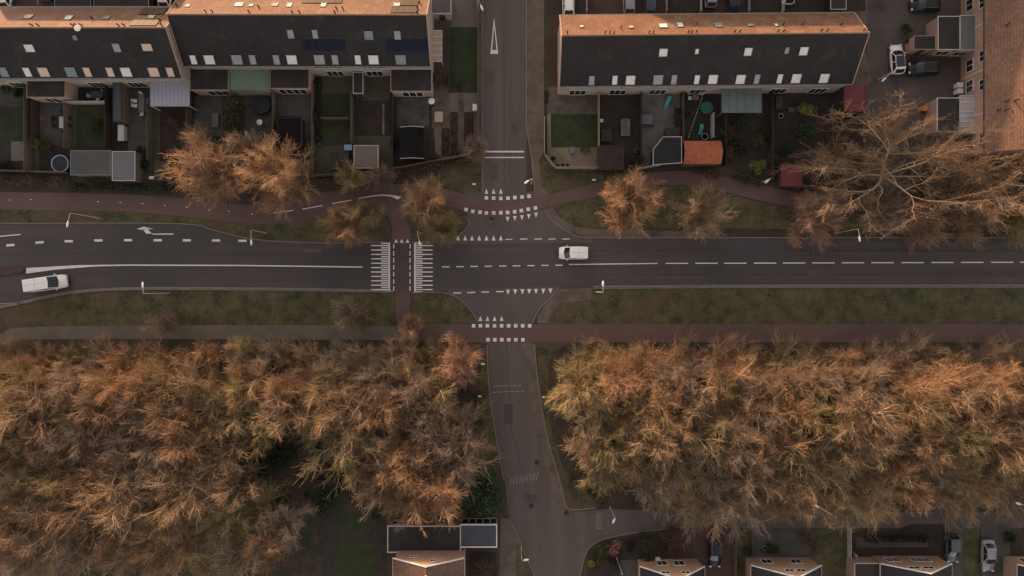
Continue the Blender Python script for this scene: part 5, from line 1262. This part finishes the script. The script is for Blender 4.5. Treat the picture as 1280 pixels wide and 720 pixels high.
bench('dark bench below the blue-black patio table', 809,157, 1.9, .3, 'car_navy')
table('light rounded table on the brown patio', 782,159, 1.35, 2.5, 'light_paving')
table('square pale table with chairs near the terrace wall by the trampoline', 869.5,118, .95, 1.7, 'light_paving')
for k, (x, y, a, s_) in enumerate([(862.5,115.5,90,'upper left'),(862.5,122.5,90,'lower left'),(876,116,-90,'right')]):
    chair('white garden chair at the %s of the pale table by the trampoline' % s_, x, y, R(a), 'white', 'white chairs by the trampoline')
table('weathered table in the dark garden above the blue tub', 974,128, 1.0, 1.9, 'grey_paving')
bench('grey bench left of the lime-green bush', 990,137, 1.1, .7, 'grey_paving')
bench('wooden bench on top of the log store', 359.5,155, 2.3, .9, 'wood')
def box_thing(name, label, cat, px, py, w, l, h, m, lid='white', rz=0):
    p = W(px, py, h); r = thing(name, label, cat, (p.x, p.y, 0), rz)
    MB().add([(-w*.42,-l*.42,0),(w*.42,-l*.42,0),(w*.42,l*.42,0),(-w*.42,l*.42,0),(-w/2,-l/2,h-.08),(w/2,-l/2,h-.08),(w/2,l/2,h-.08),(-w/2,l/2,h-.08)], [(3,2,1,0),(4,5,6,7),(0,1,5,4),(1,2,6,5),(2,3,7,6),(3,0,4,7)]).build('body', m, r)
    MB().box(-w/2-.02, w/2+.02, -l/2-.02, l/2+.02, h-.078, h).build('lid', lid, r); return r
box_thing('cabinet', 'tall white cabinet at the end of the blue-grey lean-to', 'cabinet', 151,166, .85, 2.3, 1.1, 'offwhite', 'offwhite')
box_thing('wheelie_bin', 'white bin at the fence of the side street', 'bin', 593.5,134, .6, .9, 1.1, 'white')
box_thing('wheelie_bin', 'upper of two white bins at the brick wall in the yard', 'bin', 1200.5,106, .8, .7, 1.1, 'white')
box_thing('wheelie_bin', 'lower of two white bins at the brick wall in the yard', 'bin', 1200.5,113.5, .8, .7, 1.1, 'white')
box_thing('wheelie_bin', 'orange-lidded bin left of the dark bike shed', 'bin', 1139.3,58.5, .65, 1.1, 1.1, 'orange', 'orange')
box_thing('wheelie_bin', 'green bin just above the orange-lidded one', 'bin', 1138,50.5, .55, .6, 1.0, 'leaf_ever', 'leaf_ever')
box_thing('wheelie_bin', 'round-edged orange bin in the yard under the branches', 'bin', 1157,135, .7, .7, 1.0, 'orange', 'orange')
box_thing('wheelie_bin', 'orange-red bin above the glazed annexe', 'bin', 562.5,634, .7, .7, 1.0, 'orange', 'orange')
box_thing('wheelie_bin', 'grey bin left of the orange-red one above the annexe', 'bin', 553,632, .9, .9, 1.0, 'felt_grey', 'felt_grey')
box_thing('storage_box', 'light blue storage box left of the shed with thin white edge', 'storage box', 435,184.3, 1.1, .8, .6, 'blue', 'lightblue')
box_thing('storage_box', 'dull blue tub by the fence at the mossy patio', 'storage box', 399,180, .6, .6, .5, 'blue', 'car_navy')
box_thing('storage_box', 'pale square box at the top of the light grey patio', 'storage box', 805.5,121, .8, 1.0, .6, 'light_paving', 'light_paving')
box_thing('storage_box', 'small white box on the brown patio', 'storage box', 752,150.5, .45, .4, .5, 'white')
box_thing('storage_box', 'brown firewood crate on the brown patio', 'storage box', 758,169, 1.5, 1.8, .6, 'wood_dark', 'wood_dark')
box_thing('storage_box', 'blue-grey box between lawn and sandy terrace', 'storage box', 715.5,187.5, .7, .85, .55, 'felt_blue', 'felt_blue')
box_thing('storage_box', 'brown lidded box on the sandy terrace', 'storage box', 731.5,187, 1.4, .6, .55, 'wood_dark', 'wood_dark')
box_thing('storage_box', 'pale timber bench box by the brick garden path', 'storage box', 548.5,146, 1.2, 1.5, .5, 'timber_pale', 'timber_pale')
box_thing('storage_box', 'dark planter trough above the third gable house', 'storage box', 964,689.5, 2.6, .35, .5, 'wood_dark', 'wood_dark')
box_thing('storage_box', 'white box at the left hedge below the blue-grey shed', 'storage box', 189,222, .6, .4, .6, 'white')
box_thing('storage_box', 'white cushion box beside the house door left of driveway', 'storage box', 822.5,700.5, .7, .7, .6, 'white')
def trampoline(label, px, py, rad, ring, mat_='dark', h=.8):
    p = W(px, py, h); r = thing('trampoline', label, 'trampoline', (p.x, p.y, 0))
    MB().torus(rad, .10, (0,0,h), n=28).build('ring', ring, r, True); MB().lathe([(rad*.93, h-.03), (rad*.93, h-.02)], 28).build('jumping_mat', mat_, r)
    for k in range(6):
        a = k*math.pi/3; MB().tube((rad*math.cos(a), rad*math.sin(a), 0), (rad*math.cos(a), rad*math.sin(a), h), .03, .03, 6).build('leg', 'greymetal', r)
trampoline('round trampoline with blue rim left of the dark grey shed', 75,204.5, 1.22, 'lightblue')
trampoline('round trampoline with green rim by the pale table', 883.5,134.5, .85, 'green_net', 'green_net')
trampoline('large dark round trampoline right of the conifer column', 327,131, 1.2, 'car_navy')
def parasol(label, px, py, rad, m, h=2.3):
    p = W(px, py, h); r = thing('parasol', label, 'parasol', (p.x, p.y, 0))
    MB().tube((0,0,0), (0,0,h), .03, .03, 8).build('pole', 'greymetal', r); MB().lathe([(rad, h-.35), (rad*.5, h-.14), (.02, h)], 8).build('canopy', m, r)
    MB().lathe([(.28, 0), (.28, .08), (.05, .1)], 12).build('foot', 'dark', r)
parasol('folded maroon-grey parasol left of the pale rectangular table', 52,146, .55, 'maroon')
parasol('white pointed sunshade at the lower extension corner', 539,125.5, .5, 'white')
parasol('small white parasol below the large dark trampoline', 323,152, .45, 'white')
def slide(label, px, py, rz, m='turquoise', L=1.6):
    p = W(px, py, .5); r = thing('toy_slide', label, 'toy slide', (p.x, p.y, 0), rz)
    MB().add([(-.22,-L/2,.05),(.22,-L/2,.05),(.22,L/2-.3,.9),(-.22,L/2-.3,.9),(.22,L/2,.9),(-.22,L/2,.9)], [(0,1,2,3),(3,2,4,5)]).build('chute', m, r)
    for s_ in (-1, 1): MB().add([(s_*.22,-L/2,.05),(s_*.22,L/2-.3,.9),(s_*.22,L/2-.3,1.02),(s_*.22,-L/2,.17),(s_*.26,-L/2,.05),(s_*.26,L/2-.3,.9),(s_*.26,L/2-.3,1.02),(s_*.26,-L/2,.17)], [(0,1,2,3),(7,6,5,4),(3,2,6,7),(0,4,5,1),(1,5,6,2),(0,3,7,4)]).build('side_rail', m, r)
    mb = MB()
    for s_ in (-1, 1): mb.tube((s_*.2,L/2,0), (s_*.2,L/2-.05,.9), .025, .025, 6)
    for k in range(3): mb.tube((-.2,L/2,.22+k*.22), (.2,L/2,.22+k*.22), .02, .02, 6)
    mb.build('ladder', 'white', r)
slide('turquoise toy slide on the light grey patio', 834.5,127.5, R(-22))
slide('small turquoise slide below the green trampoline', 876,162, R(-5), 'turquoise', 1.3)
slide('white folded toy slide below the conifer column', 310,170, R(20), 'white', 1.3)
def pot(label, px, py, rad, h, m, plant=None, seed=0, group=None):
    p = W(px, py, 0); r = thing('plant_pot', label, 'plant pot', (p.x, p.y, .04), 0, group)
    MB().lathe([(rad*.7, 0), (rad, h), (rad*.9, h), (rad*.85, h-.06)], 14).build('pot', m, r)
    MB().lathe([(rad*.84, h-.09), (rad*.8, h-.06)], 14).build('soil', 'soil', r)
    if plant: MB().leaves((0, 0, h+.2), (rad*1.2, rad*1.2, .3), 140, .09, seed, 6).build('plant', plant, r)
pot('pale blue garden tub left of the lime-green bush', 974.5,146, .38, .5, 'lightblue')
pot('light blue paddling tub at the orange shed roof edge', 880,171.5, .5, .45, 'lightblue')
pot('black pot with plant at the kinked fence corner', 691,199, .32, .5, 'dark', 'leaf_dark', 1)
for k, x in enumerate((697.5, 703, 709.5)): pot('small black pot in a row on the sandy terrace, %s from the left' % ORD[k], x, 207, .2, .35, 'dark', 'leaf_dark', 2+k, 'black pots on the sandy terrace')
pot('square-ish dark planter beside the pale table fence', 860.5,144, .4, .5, 'wood', 'leaf_conifer', 9)
pot('pale stone pot beside the yellowish planter bush', 955,683.5, .4, .5, 'offwhite', 'leaf_conifer', 10)
pot('terracotta pot by the wheelie bins at the brick house', 1203,120, .2, .3, 'terracotta', 'leaf_dark', 11)
pot('white pot of the patio beside the extension wall', 468,94, .2, .35, 'white', None)
pot('pair-like pale pot at the small brown patio end', 795,189, .35, .5, 'offwhite', 'leaf_conifer', 12)
for k, (x, y) in enumerate([(752,172),(760,172),(756,167)]): pot('pale pot on the firewood crate side, %s of three' % ORD[k], x, y+4, .2, .3, 'offwhite', None, 0, 'pale pots by the firewood crate')
# string of white flags
def bunting():
    a, b = W(881,112,1.9), W(860,173,1.9); r = thing('bunting', 'diagonal string of small white flags across the trampoline garden', 'bunting', Vector((a.x,a.y,0)))
    off = Vector((a.x, a.y, 0)); MB(off).tube(a, b, .015, .015, 5).build('cord', 'offwhite', r)
    for p in (a, b): MB(off).tube((p.x,p.y,0), (p.x,p.y,1.95), .025, .025, 6).build('pole', 'wood', r)
    for k in range(14):
        c = a.lerp(b, (k+.5)/14); MB(off).add([(c.x-.1,c.y,c.z),(c.x+.1,c.y,c.z),(c.x,c.y-.03,c.z-.22),(c.x,c.y+.02,c.z-.2)], [(0,1,2),(1,0,3)]).build('flag', 'white', r)
bunting()

# ------------------------------------------------------------------ cyclists
def skin_mesh(name, V, E, rad, m, parent, sub=2):
    me = bpy.data.meshes.new(name); me.from_pydata(V, E, []); o = bpy.data.objects.new(name, me); COL.objects.link(o)
    md = o.modifiers.new('s', 'SKIN'); o.modifiers.new('u', 'SUBSURF').levels = sub
    for i, v in enumerate(me.skin_vertices[0].data): v.radius = (rad[i], rad[i])
    me.skin_vertices[0].data[0].use_root = True
    dg = bpy.context.evaluated_depsgraph_get(); nm = bpy.data.meshes.new_from_object(o.evaluated_get(dg)); o.modifiers.clear(); o.data = nm
    nm.materials.clear(); nm.materials.append(M[m]); nm.polygons.foreach_set('use_smooth', [True]*len(nm.polygons)); o.parent = parent; return o
def cyclist(lbl_p, lbl_b, px, py, heading, jacket, bikem):
    p = W(px, py, .5); loc = (p.x, p.y, .03); rz = R(heading)
    b = thing('bicycle', lbl_b, 'bicycle', loc, rz)
    for x in (-.53, .53):
        w_ = MB().torus(.33, .022, (x,0,.35), 'y', 24, 6).build('wheel', 'rubber', b, True)
        mb = MB()
        for k in range(10): a = k*math.pi/5; mb.tube((x,0,.35), (x+.32*math.cos(a), 0, .35+.32*math.sin(a)), .004, .004, 3)
        mb.build('spokes', 'greymetal', w_); MB().torus(.345, .03, (x,0,.38), 'y', 24, 4).build('mudguard', bikem, b) if False else None
    MB().path([(-.53,0,.35),(-.12,0,.30),(.40,0,.82)], .018, 6).path([(-.12,0,.30),(-.22,0,.86)], .018, 6).path([(-.53,0,.35),(-.20,0,.78),(.38,0,.86)], .016, 6).path([(.53,0,.35),(.38,0,.98)], .018, 6).build('frame', bikem, b)
    MB().path([(.22,-.28,1.03),(.36,-.1,1.0),(.36,.1,1.0),(.22,.28,1.03)], .014, 6).build('handlebar', 'greymetal', b)
    MB().add([(-.34,-.08,.88),(-.34,.08,.88),(-.05,.02,.9),(-.05,-.02,.9),(-.34,-.08,.93),(-.34,.08,.93),(-.05,.02,.93),(-.05,-.02,.93)], [(3,2,1,0),(4,5,6,7),(0,1,5,4),(1,2,6,5),(2,3,7,6),(3,0,4,7)]).build('saddle', 'dark', b)
    MB().box(-.75,-.35,-.07,.07,.73,.75).build('luggage_rack', 'greymetal', b)
    for s_, (dx, dz) in ((-1, (.14, -.08)), (1, (-.14, .08))):
        c = MB().path([(-.12,s_*.06,.30),(-.12+dx,s_*.09,.30+dz)], .012, 5).build('crank', 'greymetal', b)
        MB().box(-.17+dx,-.07+dx,s_*.14-.05,s_*.14+.05,.29+dz,.31+dz).build('pedal', 'dark', c)
    r = thing('person', lbl_p, 'person', loc, rz)
    # joints: pelvis, spine, chest, neck, head
    V = [(-.2,0,.98),(-.13,0,1.16),(-.02,0,1.34),(.05,0,1.46),(.09,0,1.54),(.11,0,1.64),(.12,0,1.72)]; rad = [.13,.125,.14,.06,.07,.095,.07]
    E = [(i, i+1) for i in range(6)]
    for s_ in (-1, 1):
        k = len(V); V += [(-.02,s_*.18,1.38),(.06,s_*.25,1.17),(.20,s_*.27,1.06),(.26,s_*.26,1.05)]; rad += [.06,.048,.036,.034]; E += [(2,k),(k,k+1),(k+1,k+2),(k+2,k+3)]
        dx, dz = (.14, -.08) if s_ < 0 else (-.14, .08)
        k = len(V); V += [(-.18,s_*.1,.92),(.12,s_*.13,.78+dz),(-.10+dx*.9,s_*.13,.40+dz),(.04+dx,s_*.13,.34+dz)]; rad += [.095,.066,.042,.036]; E += [(0,k),(k,k+1),(k+1,k+2),(k+2,k+3)]
    body = skin_mesh('body', V, E, rad, 'skin', r)
    mb = MB(); 
    for s_ in (-1, 1):
        for f in range(4): y = s_*.26+(f-1.5)*.019; mb.path([(.27,y,1.06),(.31,y,1.05),(.318,y,1.02),(.30,y,1.005)], [.010,.009,.008,.007], 6)
        mb.path([(.26,s_*.225,1.05),(.285,s_*.215,1.03),(.295,s_*.222,1.01)], [.011,.01,.008], 6)
    fm = mb.build('fingers', 'skin', r)
    bm = bmesh.new(); bm.from_mesh(body.data); bm.from_mesh(fm.data); bm.to_mesh(body.data); bm.free(); bpy.data.objects.remove(fm)
    JV = [(-.2,0,1.0),(-.13,0,1.17),(-.02,0,1.34),(.04,0,1.44)]; jr = [.155,.15,.165,.085]; JE = [(0,1),(1,2),(2,3)]
    for s_ in (-1, 1): k = len(JV); JV += [(-.02,s_*.19,1.38),(.06,s_*.255,1.17),(.19,s_*.272,1.07)]; jr += [.08,.062,.05]; JE += [(2,k),(k,k+1),(k+1,k+2)]
    skin_mesh('jacket', JV, JE, jr, jacket, r)
    TV = [(-.2,0,.97)]; tr_ = [.15]; TE = []
    for s_ in (-1, 1):
        dx, dz = (.14, -.08) if s_ < 0 else (-.14, .08); k = len(TV); TV += [(-.18,s_*.1,.93),(.12,s_*.13,.78+dz),(-.10+dx*.9,s_*.13,.43+dz)]; tr_ += [.115,.085,.06]; TE += [(0,k),(k,k+1),(k+1,k+2)]
    skin_mesh('trousers', TV, TE, tr_, 'trousers', r)
    for s_ in (-1, 1):
        dx, dz = (.14, -.08) if s_ < 0 else (-.14, .08)
        MB().obox((-.03+dx,s_*.13,.33+dz), (.13,0,0), (0,.045,0), (0,0,.04)).build('shoe', 'dark', r)
    P = MB(); P.smooth = True
    P.lathe([(.085,-.02),(.105,.03),(.1,.08),(.07,.12),(.02,.14)], 14, (.10,0,1.67)); P.build('hair', 'hair', r)
    fc = MB()
    fc.tube((.205,0,1.66),(.235,0,1.63),.014,.02,6); fc.build('nose', 'skin', r)
    e = MB()
    for s_ in (-1, 1): e.lathe([(.004,-.01),(.012,0),(.004,.01)], 8, (.205,s_*.035,1.68))
    e.build('eyes', 'dark', r)
    e = MB()
    for s_ in (-1, 1): e.obox((.11,s_*.098,1.665), (.022,0,0), (0,.01,0), (0,0,.032))
    e.build('ears', 'skin', r)
    MB().obox((.208,0,1.60), (.006,0,0), (0,.025,0), (0,0,.005)).build('mouth', 'maroon', r)
cyclist('cyclist in dark clothes crossing the side street mouth', 'dark bicycle ridden across the side street mouth', 614.5,273, 75, 'jacket', 'dark')
cyclist('cyclist in dark jacket riding along the red path at right', 'bicycle with pale frame ridden along the red path at right', 1139,418.5, 0, 'maroon', 'offwhite')

# ------------------------------------------------------------------ camera, sky, sun
EL, AZ = 6.2, math.degrees(math.atan2(.42, .9))     # light travels towards +x, -y ; low winter sun from the upper left
world = bpy.data.worlds.new('World'); scene.world = world; world.use_nodes = True; nt = world.node_tree
bg = nt.nodes['Background']; sk = nt.nodes.new('ShaderNodeTexSky'); sk.sky_type = 'NISHITA'; sk.sun_disc = False
sk.sun_elevation = R(EL); sk.sun_rotation = R(-AZ); sk.air_density = 1.0; sk.dust_density = 1.5; sk.ozone_density = 1.0
hs = nt.nodes.new('ShaderNodeHueSaturation'); hs.inputs['Saturation'].default_value = .30
mx = nt.nodes.new('ShaderNodeMix'); mx.data_type = 'RGBA'; mx.blend_type = 'MULTIPLY'; mx.inputs[0].default_value = 1; mx.inputs[7].default_value = (1.10, .97, .90, 1)
nt.links.new(sk.outputs[0], hs.inputs['Color']); nt.links.new(hs.outputs[0], mx.inputs[6]); nt.links.new(mx.outputs[2], bg.inputs[0])
bg.inputs[1].default_value = .15
sl = bpy.data.lights.new('sun', 'SUN'); sl.energy = 2.35; sl.angle = R(.9); sl.color = (1.0, .61, .33)
so = bpy.data.objects.new('sun', sl); COL.objects.link(so)
d = Vector((.42, -.9, 0)).normalized()*math.cos(R(EL)); d.z = -math.sin(R(EL))
so.rotation_euler = d.to_track_quat('-Z', 'Y').to_euler(); so.location = (-60, 120, 60)
cam = bpy.data.cameras.new('camera'); co = bpy.data.objects.new('camera', cam); COL.objects.link(co)
co.location = (0, 0, CAMZ); co.rotation_euler = (0, 0, 0); cam.sensor_width = 36; cam.lens = 36*K*CAMZ/1280; cam.clip_end = 3000; cam.clip_start = .5
scene.camera = co
scene.cycles.use_denoising = True; scene.cycles.denoising_prefilter = 'NONE'; scene.cycles.sample_clamp_indirect = 2.0; scene.cycles.max_bounces = 6; scene.cycles.pixel_filter_type = 'BLACKMAN_HARRIS'; scene.cycles.filter_width = 1.4
vs = scene.view_settings; vs.view_transform = 'Standard'; vs.look = 'None'; vs.gamma = 1; vs.exposure = 1.5; vs.use_curve_mapping = False
